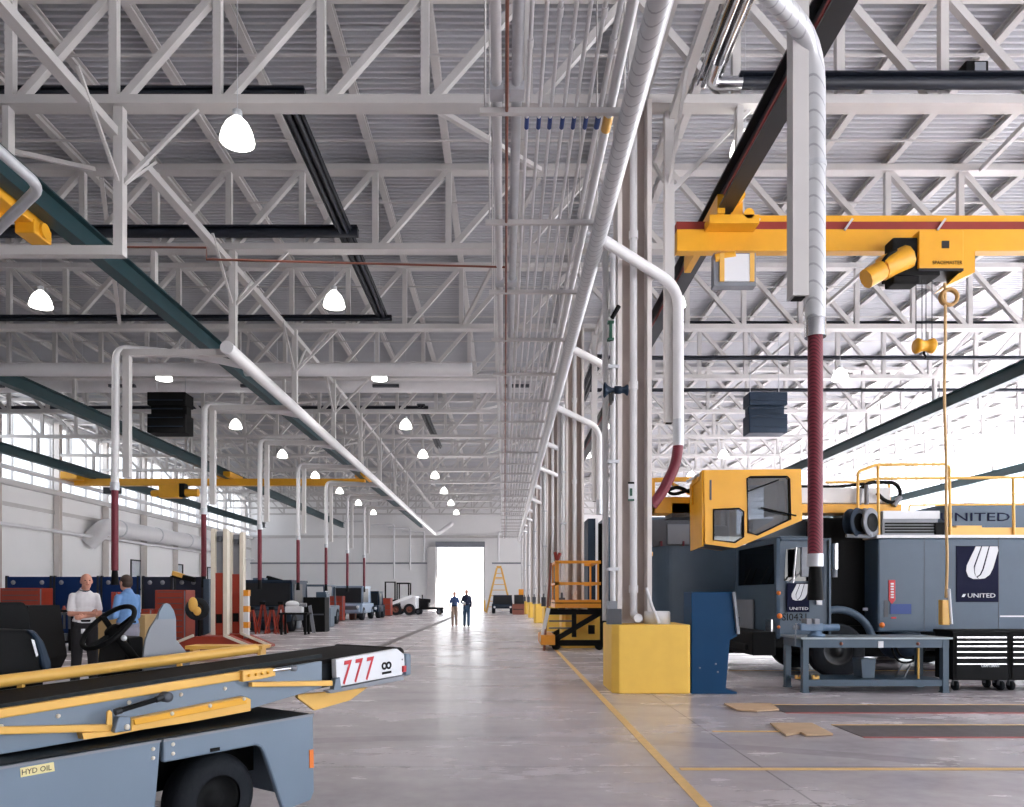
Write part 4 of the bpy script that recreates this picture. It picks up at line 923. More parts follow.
# ================================================================== belt loader in the foreground
U = V((.566,.824,0)).normalized(); N = V((-.824,.566,0)).normalized()     # along the vehicle, and across it away from the camera
B0 = V((-1.70,4.3,0))
def bt(px, off):
    "distance along the vehicle at which its plane `off` behind the skirt crosses picture column px"
    p = B0+N*off; k = (px-CX)/F
    return (k*p.y-p.x)/(U.x-k*U.y)
def bp(px, py, off=0):
    p = B0+N*off+U*bt(px,off); return V((p.x,p.y,EYE+(HY-py)*p.y/F))
def bz(px, z, off=0): p = B0+N*off+U*bt(px,off); return V((p.x,p.y,z))
def bl(t, z, off=0): p = B0+N*off+U*t; return V((p.x,p.y,z))
bl_ = thing('belt_loader', 'blue-grey belt loader numbered 777 with yellow rails across the left foreground', 'belt loader', bl(-.5,0,.8))
ZTOP = .717
def slab(nm, pts, off, th, m, par=None, bevel=0, label=None):
    return MB().prism([bp(x,y,off) for x,y in pts], N*th).build(nm, m, par or bl_, label, bevel)
# skirts
p1 = MB().prism([bl(-2.6,ZTOP),bp(161.3,740.3),bz(153,.16),bl(-2.6,.16)], N*.04).build('skirt_panel', GSEB, bl_, None, .012)
arch = [bp(163.5,740),bp(313.6,714),bz(314.6,.20),bz(311,.15),bz(284,.13),bp(264,752),bp(261,747),bp(256,745.5),bp(163.5,763)]
p2 = MB().prism(arch, N*.04).build('fender_panel', GSEB, bl_, None, .012)
MB().prism([bl(-2.6,ZTOP+.002,-.004),bp(161.3,739.7,-.004),bp(161.3,742,-.004),bl(-2.6,ZTOP-.012,-.004)], -N*.003).build('edge_highlight', GREYM, p1)  # thin pale strips painted as the highlight on the skirt's top edge
MB().prism([bp(163.5,739.7,-.004),bp(313.6,713.4,-.004),bp(313.6,715.8,-.004),bp(163.5,742,-.004)], -N*.003).build('edge_highlight', GREYM, p2)
te = bt(314,0)
MB().prism([bl(te-.03,.15,.04),bl(te,.15,.04),bl(te,ZTOP,.04),bl(te-.03,ZTOP,.04)], N*1.6).build('front_panel', GSEB, bl_)
MB().prism([bl(-2.6,ZTOP-.03,.03),bl(te-.02,ZTOP-.03,.03),bl(te-.02,ZTOP-.03,1.65),bl(-2.6,ZTOP-.03,1.65)], (0,0,.035)).build('deck', GSED, bl_)
MB().prism([bl(-2.6,.16,1.64),bl(te-.02,.16,1.64),bl(te-.02,ZTOP-.03,1.64),bl(-2.6,ZTOP-.03,1.64)], N*.04).build('far_skirt', GSEB, bl_)
MB().prism([bl(-2.55,.3,.5),bl(te-.1,.3,.5),bl(te-.1,ZTOP-.05,.5),bl(-2.55,ZTOP-.05,.5)], N*.8).build('chassis', BLACK, bl_)
def lwheel(px, off, ax):
    c = bz(px, .275, off)
    w = MB().lathe(c-N*.1, N, [(.15,0),(.19,-.012),(.235,0),(.265,.03),(.275,.06),(.275,.16),(.25,.2),(.15,.2)], n=40).build('tyre', TIRE, bl_)
    MB().lathe(c-N*.07, N, [(0,0),(.05,0),(.06,.02),(.11,.03),(.135,0),(.15,-.015),(.155,.02),(.15,.16),(0,.15)], n=30).build('rim', BLACK, w)
    return w
lwheel(209,.2,1); lwheel(210,1.5,1)
for tt in (-2.1,):
    c = bl(tt,.29,.16); w = MB().lathe(c-N*.1, N, [(.15,0),(.255,0),(.29,.05),(.29,.16),(.15,.2)], n=32).build('tyre', TIRE, bl_)
    c = bl(tt,.29,1.5); w = MB().lathe(c-N*.1, N, [(.15,0),(.255,0),(.29,.05),(.29,.16),(.15,.2)], n=32).build('tyre', TIRE, bl_)
def bolt(px,py,off,par=None,r=.011,m=CREAM): MB().lathe(bp(px,py,off), -N, [(r,0),(r,.004),(r*.6,.009),(0,.01)], n=10).build('bolt', m, par or bl_)
for x,y in ((153,749),(153,758)): bolt(x,y,0,p1)
for x,y in ((173,744.3),(173,753.6)): bolt(x,y,0,p2)
lb = MB().prism([bp(20,768,0),bp(53.5,762,0),bp(54.5,771,0),bp(20.5,777.3,0)], -N*.003).build('oil_label', CREAML, p1)
text('HYD OIL', 'lettering', DARK, lb, bp(37,769.8,-.005), U, (0,0,1), .026, .13, depth=.001)
MB().prism([bp(309,750),bp(313,749.3),bp(313.3,767.4),bp(309.3,768)], -N*.006).build('red_reflector', AMBER, p2)
MB().prism([bp(210,748.5),bp(219.5,747),bp(219.5,750.5),bp(210,752)], -N*.004).build('catch_plate', BLACK, p2)
# boom ---------------------------------------------------------------
O = .2
def zline(t): return .944+(t+1)*.0465            # height of the near rail top along the boom
tip = 1.93
slab('boom_side', [(-60,722),(322,661),(322,687.5),(250,709),(80,741),(-60,765)], O, .03, GSEB, None, .004)
MB().prism([bl(-2.4,zline(-2.4)-.03,O+.04),bl(tip-.05,zline(tip)-.03,O+.04),bl(tip-.05,zline(tip)-.03,O+.72),bl(-2.4,zline(-2.4)-.03,O+.72)], (0,0,.035)).build('conveyor_belt', BELT, bl_)
MB().prism([bl(-2.4,zline(-2.4)-.22,O+.04),bl(tip-.2,zline(tip)-.2,O+.04),bl(tip-.2,zline(tip)-.2,O+.72),bl(-2.4,zline(-2.4)-.22,O+.72)], (0,0,.17)).build('boom_frame', GSED, bl_)
MB().tube(bl(tip-.08,zline(tip)-.05,O+.03), bl(tip-.08,zline(tip)-.05,O+.74), .06, n=20).build('end_roller', BELT, bl_)
MB().prism([bl(-2.4,zline(-2.4)-.24,O+.73),bl(tip-.1,zline(tip)-.2,O+.73),bl(tip,zline(tip)+.005,O+.73),bl(-2.4,zline(-2.4)+.0,O+.73)], N*.03).build('boom_side', GSEB, bl_)
# near yellow rail, ends by the small cylinder
yr = MB().prism([bp(-60,718.5,O-.03),bp(244,670.8,O-.03),bp(244,679.5,O-.03),bp(-60,728.5,O-.03)], N*.04).build('side_rail', YEL, bl_, None, .008)
MB().prism([bp(-60,714,O),bp(322,654,O),bp(322,657.5,O),bp(-60,718.5,O)], N*.02).build('dark_lip', GSED, bl_)
for i in range(9): bolt(14+30*i,704.2-.8-(30*i)*.152+8,O-.003,None,.007,GREYM)
MB().prism([bp(243,670.5,O-.06),bp(275,668,O-.06),bp(276,676,O-.06),bp(262,679,O-.06),bp(243,682,O-.06)], N*.05).build('yellow_bracket', YEL, bl_, None, .006)
MB().path([bp(272,670.5,O-.05),bp(290,668.3,O-.05)], .012).build('cylinder_rod', CHROME, bl_)
MB().lathe(bp(292,668,O-.03), -N, [(.022,0),(.022,.03),(0,.034)], n=12).build('rod_pin', GREYM, bl_)
for x in (249,256,262,268): bolt(x,675.5-(x-249)*.15,O-.065,None,.01,CRANEY)
# far tubular rail
MB().path([bp(-60,689,.95),bp(256,648.6,.95)], .037, n=18).build('hand_rail', YEL, bl_)
for t_ in (-1.6,-.6,.4): MB().bar(bl(t_,zline(t_)-.05,.95), bl(t_,zline(t_)+.07,.95), .03, .03).build('rail_post', YEL, bl_)
# end panel with number
ep = slab('end_panel', [(336,659.5),(397.5,648.8),(404.5,654.5),(405,668),(402.5,674.8),(341,686.4),(336.5,677)], O-.045, .05, LOGOW, None, .006)
slab('end_sill', [(327,690.5),(402,675.5),(404,677.5),(404,680),(331,693.5)], O-.05, .05, GREYM, None, .004)
MB().prism([bp(406,653.5,O-.05),bp(411.5,653.5,O-.05),bp(411.5,675,O-.05),bp(406,676,O-.05)], N*.8).build('end_bumper', GSEB, bl_, None, .015)
for i, x in enumerate((347.5,358.8,370)):
    text('7', 'number', REDB, ep, bp(x,[672.3,670.3,668.3][i],O-.048), U*1+V((0,0,.07)), (0,0,1), .17, .088, depth=.002, shear=.2, bold=.012)
em = MB()
for x in (384.3,388.7): em.lathe(bp(x,666-(x-384)*.15,O-.046), -N, [(.03,0),(.03,.002),(.014,.002),(.014,0)], n=18)
em.prism([bp(382,672.3,O-.046),bp(391.3,670.6,O-.046),bp(391.3,673,O-.046),bp(382,674.7,O-.046)], -N*.002); em.build('maker_emblem', BLACK, ep)
MB().prism([bp(402,666,O-.046),bp(405,665.5,O-.046),bp(405,671.5,O-.046),bp(402,672,O-.046)], -N*.015).build('marker_lamp', REDB, ep)
MB().lathe(bp(402.2,659.5,O-.046), -N, [(.007,0),(.007,.002),(0,.002)], n=8).build('bolt', GREYD, ep)
# lower gear
slab('lower_rail', [(252,682.3),(333,680.6),(333,686),(252,687.2)], O-.05, .04, YEL, None, .006)
slab('rail_bracket', [(334,690),(336,679),(340,677),(342,690.5)], O-.06, .05, GSEB, None, .004)
slab('boom_wedge', [(298,698),(298,694.5),(340,690.5),(368,687.5),(350,700.5),(315,710.5)], O+.1, .03, YEL, None, .004)
slab('lower_bar', [(-60,728.5),(114,724.3),(114.5,731.5),(-60,736.5)], O-.05, .04, YEL, None, .006)
slab('pivot_bracket', [(114.5,733),(119,716.5),(131,716.5),(131,731)], O-.09, .05, GSEB, None, .006)
bolt(127,727,O-.09,None,.016)
slab('support_channel', [(131.5,719),(245,696.7),(251,699.3),(251,711),(190,722.5),(131.5,731.5)], O-.06, .06, YEL, None, .004)
MB().prism([bp(133,719.5,O-.064),bp(245,697.6,O-.064),bp(246,703.5,O-.064),bp(134,725,O-.064)], -N*.012).build('channel_flange', CRANEY, bl_, None, .003)
slab('channel_foot', [(82,733),(112,731.5),(140,730),(114,735.5),(84,739.5)], O-.06, .06, YEL)
for x,y in ((172,713.5),(210,705.7),(244,698.8)): bolt(x,y,O-.078,None,.012)
for x,y in ((58,716),(129,702.5),(181,694.5),(225,688.5),(1,726.5)): bolt(x,y,O-.002,None,.012)
MB().tube(bp(117,711.5,O-.09), bp(158,699,O-.09), .014, n=16).build('gas_cylinder', BLACK, bl_)
MB().tube(bp(115,712.3,O-.09), bp(121,710.3,O-.09), .018, n=16).tube(bp(156,699.6,O-.09), bp(163,697,O-.09), .018, n=16).build('cylinder_end', DARK, bl_)
MB().lathe(bp(163.5,696.5,O-.05), -N, [(.03,0),(.03,.05),(.012,.055),(0,.055)], n=14).build('pivot_eye', GREYD, bl_)
slab('yellow_lug', [(107,725),(107.5,712),(110,710),(112.5,712.5),(112.5,725)], O-.1, .015, YEL, None, .003)
# cab equipment on the far side --------------------------------------
OF = 1.25
st = MB().prism([bp(x,y,OF) for x,y in ((-40,700),(-40,631),(0,629.5),(28,629.5),(34,634),(40,650),(43,668),(46,700))], N*.45).build('operator_seat', BLACK, bl_, None, .03)
MB().prism([bp(x,y,OF-.02) for x,y in ((27,629.5),(36,630.5),(45,642),(52,662),(53,672),(44,676),(40,655),(34,638))], N*.5).build('seat_bolster', TRUCKD, st, None, .02)
MB().prism([bp(x,y,OF-.03) for x,y in ((31,639),(34,640),(38,655),(36,657))], -N*.005).build('pale_badge', LOGOW, st)
MB().prism([bp(x,y,OF+.6) for x,y in ((-40,700),(-40,603),(25,602),(31,612),(34,640),(36,700))], N*.08).build('seat_back', BLACK, bl_, None, .02)
cw = bp(108.5,627,OF+.1)
tilt = (U*.25+V((0,0,1))*.8-N*.62).normalized()       # wheel axis
r0 = (U-tilt*U.dot(tilt)).normalized(); r1 = tilt.cross(r0).normalized()
# the rim leans: its long axis rises to the right
def rim(a): return cw+r0*.205*math.cos(a)+r1*.205*math.sin(a)
def lean_axis():
    "choose the wheel's lean from the two axes of the ellipse it shows"
    best = None
    for az in range(0,360,6):
        for el in range(10,80,5):
            a, e = math.radians(az), math.radians(el)
            n = V((math.cos(a)*math.cos(e), math.sin(a)*math.cos(e), math.sin(e)))
            q = basis(n); xs = []; ys = []
            P_ = []
            for i in range(24):
                w = cw+(q[0]*math.cos(i*math.pi/12)+q[1]*math.sin(i*math.pi/12))*.2
                P_.append((CX+F*w.x/w.y, HY-F*(w.z-EYE)/w.y))
            xs = [p[0] for p in P_]; ys = [p[1] for p in P_]
            rx = P_[xs.index(max(xs))]; tl = P_[ys.index(min(ys))]
            s = abs(max(xs)-139)+abs(min(xs)-82.5)+abs(min(ys)-604.6)+abs(max(ys)-648.7)+.6*abs(tl[0]-128)+.6*abs(rx[1]-614)
            if best is None or s < best[0]: best = (s, n)
    return best[1]
ax_ = lean_axis(); r0, r1 = basis(ax_)
sw = MB().path([cw+(r0*math.cos(i*math.pi/18)+r1*math.sin(i*math.pi/18))*.2 for i in range(36)], .017, closed=True).build('steering_wheel', BLACK, bl_)
dn = -ax_ if ax_.z > 0 else ax_
hb = cw+dn*.05
MB().lathe(hb, -dn, [(0,-.04),(.06,-.04),(.065,0),(.05,.03),(0,.035)], n=16).build('hub', BLACK, sw)
s_ = MB()
for k in range(3):
    a = k*2*math.pi/3+.5; s_.bar(hb, cw+(r0*math.cos(a)+r1*math.sin(a))*.195, .035, .018)
s_.build('spoke', BLACK, sw)
MB().tube(hb, bp(140,665,OF+.1), .03).build('steering_column', BLACK, bl_)
MB().ball(bp(124,638,OF), .02).build('white_knob', LOGOW, bl_)
MB().prism([bp(x,y,OF+.15) for x,y in ((129,638),(144,636),(146,700),(124,700),(126,660))], N*.4).build('dash_console', BLACK, bl_, None, .02)
slab('splash_guard', [(143.5,700),(143.5,655),(145.5,640),(150,628),(156,619),(160,610),(163.5,604.5),(167,603),(170,604.5),(174,611),(176.3,619),(176.5,640),(181,645),(186,651),(190,661),(190,700)], OF-.12, .02, GREYM, None, .004)
slab('clear_shield', [(159.5,612),(163.5,604.5),(167,603.2),(170,604.5),(174,611),(176,618.5),(158,619.5)], OF-.13, .01, GSEB)
one('wheel_chock_box', MB().box((-2.9,9.0,0),(-2.4,9.4,.1)), BLACK, 'x', 'chock') if False else None
# ================================================================== people
def voxel(ob, s, smooth=6):
    md = ob.modifiers.new('remesh', 'REMESH'); md.mode = 'VOXEL'; md.voxel_size = s; md.use_smooth_shade = True
    if smooth: m2 = ob.modifiers.new('smooth', 'SMOOTH'); m2.iterations = smooth; m2.factor = .5
def person(label, loc, face, j, top, bottom, skinm, hairm, hair='short', sleeve='short', vox=.009, extra=None, shoe=None, scale=1.0):
    """j: joint positions in metres for a standing figure, x to the figure's left, y behind it, z up; face = heading in degrees (0 looks at the camera)"""
    t = thing('person', label, 'person', loc)
    R = Matrix.Rotation(math.radians(face), 3, 'Z')
    L = V(loc)
    def w(p): return L+R@(V(p)*scale)
    J = {k: V(p) for k, p in j.items()}
    def cp(mb, a, b, ra, rb=None): mb.cap(w(a), w(b), ra*scale, (rb if rb is not None else ra)*scale)
    def el(mb, c, r, n=16):       # ellipsoid turned with the figure
        c = V(c); k = len(mb.v); mb.ball((0,0,0), r, n, 10)
        for i in range(k, len(mb.v)): mb.v[i] = w(c+mb.v[i])
    hd = J['head']
    body = MB()
    el(body, hd+V((0,0,.012)), (.076,.096,.112)); el(body, hd+V((0,-.02,-.06)), (.058,.07,.06)); el(body, hd+V((0,.02,.035)), (.08,.092,.085))
    el(body, hd+V((0,-.1,-.012)), (.014,.022,.024), 8); el(body, hd+V((0,-.084,-.052)), (.026,.014,.01), 8); el(body, hd+V((0,-.08,.02)), (.045,.02,.012), 8)
    for s in (-1,1): el(body, hd+V((.078*s,.012,-.002)), (.012,.022,.032), 8)
    cp(body, hd+V((0,.02,-.05)), J['neck'], .056, .062)
    cp(body, J['neck']+V((0,0,-.09)), J['pelvis']+V((0,0,.2)), .1, .12)
    for s in ('l','r'):
        cp(body, J['sh_'+s], J['el_'+s], .048, .04); cp(body, J['el_'+s], J['wr_'+s], .04, .027)
        cp(body, J['hip_'+s], J['kn_'+s], .075, .052); cp(body, J['kn_'+s], J['an_'+s], .05, .036)
        # hand: palm, four curled fingers and a thumb
        wr = J['wr_'+s]; d = (wr-J['el_'+s]).normalized(); side = V((0,-1,0)) if abs(d.y) < .8 else V((1,0,0))
        if 'side_'+s in j: side = V(j['side_'+s])
        side = (side-d*side.dot(d)).normalized(); nrm = d.cross(side)
        curl = nrm*(1 if s == 'l' else -1)
        cp(body, wr+d*.02, wr+d*.075, .026, .03); cp(body, wr+d*.05+side*.022, wr+d*.08-side*.02, .02)
        for q, (o, ln) in enumerate(((.03,.06),(.011,.068),(-.009,.063),(-.028,.048))):
            a = wr+d*.09+side*o; b = a+d*ln*.5+curl*.008; c = b+d*ln*.35+curl*.026
            cp(body, a, b, .0105, .0095); cp(body, b, c, .0095, .008)
        a = wr+d*.035+side*.03; cp(body, a, a+side*.025+d*.035, .013, .0105); cp(body, a+side*.025+d*.035, a+side*.02+d*.062+curl*.012, .0105, .009)
    bo_ = body.build('body', skinm, t); voxel(bo_, vox*.75, 3)
    for s in (-1,1):
        e = MB(); el(e, hd+V((.031*s,-.088,.018)), (.012,.01,.008), 8); e.build('eye', BLACK, t)
    m = MB(); m.cap(w(hd+V((-.02,-.097,-.05))), w(hd+V((.02,-.097,-.05))), .005); m.build('mouth', REDL, t)
    h = MB()
    if hair == 'bald': 
        el(h, hd+V((0,.035,.0)), (.083,.078,.05)); 
    else:
        el(h, hd+V((0,.022,.045)), (.086,.1,.09)); el(h, hd+V((0,.045,-.01)), (.082,.075,.075)); 
    hb_ = h.build('hair', hairm, t); voxel(hb_, .008, 3)
    # shirt
    s_ = MB(); nk, pv = J['neck'], J['pelvis']
    shl, shr = J['sh_l'], J['sh_r']
    el(s_, (nk+pv)/2+V((0,0,.12)), (.17,.12,.21)); el(s_, (nk+pv)/2+V((0,-.005,-.06)), (.155,.128,.22))
    cp(s_, shl*.75+shr*.25+V((0,0,-.03)), shr*.75+shl*.25+V((0,0,-.03)), .085)
    cp(s_, shl, shr, .056); cp(s_, pv+V((.06,0,.08)), pv+V((-.06,0,.08)), .115)
    cp(s_, nk+V((0,.0,-.02)), nk+V((0,.012,.018)), .078)
    for s in ('l','r'):
        e = J['sh_'+s].lerp(J['el_'+s], .72 if sleeve == 'short' else 1)
        cp(s_, J['sh_'+s], e, .057, .06 if sleeve == 'short' else .05)
        if sleeve != 'short': cp(s_, J['el_'+s], J['el_'+s].lerp(J['wr_'+s], .94 if sleeve=='long' else .25), .052, .042)
    so_ = s_.build('shirt', top, t); voxel(so_, vox, 5)
    # trousers
    q = MB(); cp(q, pv+V((.07,0,.04)), pv+V((-.07,0,.04)), .118); cp(q, pv+V((.075,.02,-.05)), pv+V((-.075,.02,-.05)), .105)
    for s in ('l','r'):
        cp(q, J['hip_'+s], J['kn_'+s], .1, .078); cp(q, J['kn_'+s], J['an_'+s]+V((0,.01,.0)), .076, .066)
    qo = q.build('trousers', bottom, t); voxel(qo, vox, 5)
    b = MB().lathe(w(pv+V((0,0,.085))), (0,0,1), [(.128,0),(.134,0),(.134,.035),(.128,.035)], n=24); b.build('belt', BLACK, t)
    for s in ('l','r'):
        f = MB(); a = J['an_'+s]; a = V((a.x,a.y,max(.05,a.z)-.035)); cp(f, a+V((0,.03,0)), a+V((0,-.15,-.008)), .046, .042); fo = f.build('shoe', shoe or BLACK, t); voxel(fo, .01, 3)
    if extra: extra(t, w)
    return t
STAND = dict(head=(0,-.02,1.66), neck=(0,.0,1.49), pelvis=(0,0,.95), sh_l=(.16,0,1.43), sh_r=(-.16,0,1.43), hip_l=(.09,0,.93), hip_r=(-.09,0,.93),
    kn_l=(.11,-.02,.5), kn_r=(-.11,-.02,.5), an_l=(.13,.02,.08), an_r=(-.13,.02,.08))
SHW = cloth('shirt_white', (222,220,222)); SHB = cloth('shirt_blue', (104,142,190)); SHD = cloth('shirt_dark', (34,44,74)); SHM = cloth('shirt_mid_blue', (70,92,140))
TRB = cloth('trousers_black', (26,24,28)); TRG = cloth('trousers_grey', (132,130,142)); TRK = cloth('trousers_khaki', (164,142,128)); TRJ = cloth('trousers_jeans', (62,88,120))
fold = dict(STAND, el_l=(.2,-.04,1.16), wr_l=(-.03,-.2,1.12), el_r=(-.2,-.04,1.16), wr_r=(.05,-.21,1.17), side_l=(0,-.3,1), side_r=(0,-.3,1), head=(.02,-.05,1.66))
def badge(t, w): MB().box(w((-.07,-.15,.86)), w((-.01,-.13,.93))).build('belt_badge', LOGOW, t); MB().tube(w((0,0.01,1.485)), w((0,.0,1.535)), .096, .08).build('dark_collar', TRUCKD, t)
person('man in white polo shirt and black trousers standing with folded arms behind the loader', (-6.83,12.1,0), 38, fold, SHW, TRB, SKIN, HAIRG, hair='bald', extra=badge, scale=1.045)
talk = dict(STAND, el_l=(.2,-.02,1.15), wr_l=(.18,-.24,1.12), el_r=(-.2,-.05,1.14), wr_r=(-.17,-.24,1.05), head=(0,-.05,1.66))
person('dark-haired man in light blue shirt and grey trousers seen from the side, talking', (-6.08,12.0,0), -118, talk, SHB, TRG, SKIN, HAIRB, sleeve='long', scale=1.03)
walk = dict(STAND, el_l=(.22,.04,1.16), wr_l=(.22,-.1,.95), el_r=(-.25,.0,1.16), wr_r=(-.16,-.2,1.1), kn_l=(.09,-.12,.52), an_l=(.09,-.12,.1), kn_r=(-.09,.02,.5), an_r=(-.1,.16,.1))
def paper(t, w): MB().box(w((-.18,-.3,1.05)), w((-.06,-.28,1.18))).build('paper', LOGOW, t)
person('man in dark jacket and blue jeans walking in the aisle, right of the pair', (-1.86,36.5,0), 4, walk, SHD, TRJ, SKIN, HAIRG, hair='bald', sleeve='long', vox=.014, extra=paper, scale=1.02)
walk2 = dict(STAND, el_l=(.25,.02,1.16), wr_l=(.26,-.03,.92), el_r=(-.25,.02,1.16), wr_r=(-.26,-.06,.92), kn_r=(-.09,-.08,.5), an_r=(-.09,-.06,.08), kn_l=(.09,.0,.5), an_l=(.09,.08,.1))
person('man in mid blue shirt and khaki trousers walking in the aisle, left of the pair', (-2.5,37.2,0), -3, walk2, SHM, TRK, SKIN, HAIRG, sleeve='short', vox=.014, scale=.96, shoe=BROWN)
# ================================================================== left bay workshop, 12 to 24 m away
G = at
def screen(x0, x1, d, m, lab):
    t = thing('partition_panel', lab, 'partition', ((x0+x1)/2,d,0), 'blue workshop partitions')
    MB().box((x0,d,.1),(x1,d+.05,2.07)).build('panel', m, t)
    for x in (x0+.02,x1-.07): MB().box((x,d-.02,0),(x+.05,d+.07,2.1)).build('post', DARK, t)
    for x in (x0+.25,x1-.3): MB().lathe((x,d-.01,1.9), (0,-1,0), [(0,.03),(.06,.02),(.07,0)], n=10).build('bracket', GREYM, t)
xs = [G(u,0,22).x for u in (5,53,100,140)]
for i in range(3): screen(xs[i], xs[i+1]-.02, 22, BLUEP, 'bright blue workshop partition panel, %s from the left' % ['first','second','third'][i])
BLUED = mat('partition_dark', (22,30,52), .45, var=.1)
xs = [G(u,0,22).x for u in (140,172,203)]
for i in range(2): screen(xs[i], xs[i+1]-.02, 22.1, BLUED, 'dark navy workshop partition panel, %s' % ['left of the tall red cabinet','behind the tall red cabinet'][i])
t = thing('blue_post', 'grey-blue steel post at the right end of the dark partitions', 'post', G(206,640,21.8))
m = MB(); bx(m,203.5,579,209,640,21.7,21.9); m.build('post', TRUCKB, t)
def cabinet(lab, x0, y0, x1, y1, d, dp, n, group='red tool cabinets', m=RED, door=True):
    a, b = G(x0,y0,d), G(x1,y1,d); zb = 1.04 if 'on the bench' in lab else 0
    t = thing('tool_cabinet', lab, 'tool cabinet', ((a.x+b.x)/2,d,zb), group)
    MB().box((a.x,d,zb+.04),(b.x,d+dp,a.z)).build('cabinet_body', m, t, bevel=.01)
    MB().box((a.x+.03,d+.03,zb),(b.x-.03,d+dp-.03,zb+.05)).build('plinth', BLACK, t)
    h = (a.z-zb-.1)/n
    for i in range(n):
        z = a.z-.03-h*i
        dr = MB().box((a.x+.04,d-.012,z-h+.012),(b.x-.06,d,z)).build('drawer', m, t); MB().box((a.x+.08,d-.03,z-.035),(b.x-.1,d-.012,z-.015)).build('handle', GREYD, dr)
    MB().box((b.x-.05,d-.01,zb+.06),(b.x-.02,d,a.z-.02)).build('edge_strip', GREYM, t)
    return t
cabinet('red-brown tool chest on the bench at the far left before the blue partition', 0, 588, 42, 607, 20.6, .5, 4)
cabinet('red-brown tool cabinet under the bench behind the white-shirted man', 28, 609, 39, 640, 20.4, .5, 6)
cabinet('tall red-brown tool cabinet before the dark partition, left of the lifting columns', 155, 590, 186, 641, 20.3, .6, 10)
cabinet('narrow red tool cabinet between the two talking men', 111, 592, 118, 612, 20.4, .5, 3)
cabinet('low red-brown tool cabinet behind the blue-shirted man', 141, 609, 152, 641, 20.2, .5, 6)
a = G(-40,0,20.2).x; b = G(140,0,20.2).x
t = thing('long_workbench', 'long dark workbench along the blue partitions behind the two men', 'workbench', ((a+b)/2,20.3,0))
MB().box((a,20.3,.98),(b,21.1,1.04)).build('bench_top', GREYD, t)
for i in range(6):
    x = a+.1+(b-a-.3)*i/5; MB().box((x,20.35,0),(x+.08,20.43,.98)).build('leg', BLACK, t)
MB().box((a+.1,20.6,.2),(b-.1,21,.26)).build('shelf', BLACK, t)
for i, u in enumerate((44,52,60,68)):
    one('shelf_box', MB().box((G(u,0,20.6).x,20.6,.26),(G(u+6,0,20.6).x,20.9,.26+.2+.06*(i%2))), [GREYD,BLACK,GREYM,DARK][i], ['dark grey','black','pale grey','charcoal'][i]+' box on the lower bench shelf left of the white-shirted man', 'box')
for i, u in enumerate((38,43,64)):
    one('bench_can', MB().lathe((G(u,0,20.6).x,20.6,1.04), (0,0,1), [(0,0),(.05,0),(.05,.13),(.03,.15),(.03,.19),(0,.19)], n=12), [LOGOW,LOGOW,RED][i], ['white bottle on the dark bench, left one','white bottle on the dark bench, right one','red can on the dark bench beside the white-shirted man'][i], 'bottle')
t = thing('cardboard_box', 'large cardboard box on the floor between the two men', 'box', (-7.6,15.2,0))
a, b = G(95,615,15.2), G(145,650,15.2); MB().box((a.x,15.2,0),(b.x,16.1,a.z)).build('carton', CARD, t, bevel=.01)
MB().box(((a.x+b.x)/2-.04,15.195,0),((a.x+b.x)/2+.04,15.2,a.z)).build('tape', CREAML, t)
one('dark_machine', MB().box((G(-20,0,14).x,14,0),(G(28,0,14).x,15,1.32)).prism([(G(20,0,14).x,14,1.3),(G(28,0,14).x,14,1.3),(G(36,0,14).x,14,.3),(G(28,0,14).x,14,0)],(0,1,0)), BLACK, 'black machine housing behind the loader seat at the left edge', 'machine')
t = thing('tool_shelf', 'black stand of hanging tools at the left behind the white-shirted man', 'stand', G(60,640,19.6))
m = MB(); bx(m,43,610,75,612,19.6,20.0); bx(m,43,611,44.5,648,19.6,19.7); bx(m,73.5,611,75,648,19.6,19.7); m.build('stand_frame', BLACK, t)
m = MB()
for u in (47,51,55,59,63,68): bx(m,u,612,u+1.6,626+(u%5),19.65,19.7)
m.build('hanging_tool', GREYD, t)
# two mobile column lifts
def lift(px, lab, d=20.7):
    x = G(px,0,d).x; t = thing('column_lift', lab, 'vehicle lift', (x,d,0), 'mobile column lifts')
    w_, h = .17, 3.36
    for s in (-1,1): MB().box((x+s*w_-.06,d-.12,.35),(x+s*w_+.06,d+.08,h)).build('cream_flange', CREAM, t, bevel=.015)
    MB().box((x-w_+.05,d+.0,.3),(x+w_-.05,d+.08,h-.06)).build('column_back', GREYM, t)
    MB().box((x-w_+.05,d-.08,.3),(x+w_-.05,d+.0,2.14)).build('red_carriage', REDL, t, bevel=.01)
    MB().box((x-.08,d-.11,.75),(x+.08,d-.08,1.0)).build('control_box', BLACK, t)
    MB().tube((x,d-.05,h-.35),(x,d-.05,h-.2), .07).build('pulley', GREYD, t)
    MB().prism([(x-1.15,d-.8,.04),(x+1.15,d-.8,.04),(x+1.15,d-.8,.1),(x+.38,d-.8,.42),(x-.38,d-.8,.42),(x-1.15,d-.8,.1)], (0,.7,0)).build('splayed_base', REDL, t, bevel=.01)
    MB().bar((x+.4,d-.83,.45), (x+1.25,d-.83,.1), .04,.07).bar((x-.4,d-.83,.45), (x-1.25,d-.83,.1), .04,.07).build('base_edge', CREAM, t)
    for s in (-1,1): MB().lathe((x+s*1.0-.05,d-.6,.1), (1,0,0), [(0,0),(.1,0),(.1,.1),(0,.1)], n=14).build('caster', TIRE, t)
lift(220.5, 'red and cream mobile column lift, left of the pair'); lift(237, 'red and cream mobile column lift, right of the pair', 21.8)
t = thing('striped_post', 'orange and white striped post right of the column lifts', 'post', G(246,634,21))
m = MB(); bx(m,243.5,590,248,638.4,21,21.15); m.build('post', LOGOW, t)
for k in range(3): m = MB(); bx(m,243.3,590+16*k,248.2,596+16*k,20.98,21.17); m.build('orange_stripe', ORANGE, t)
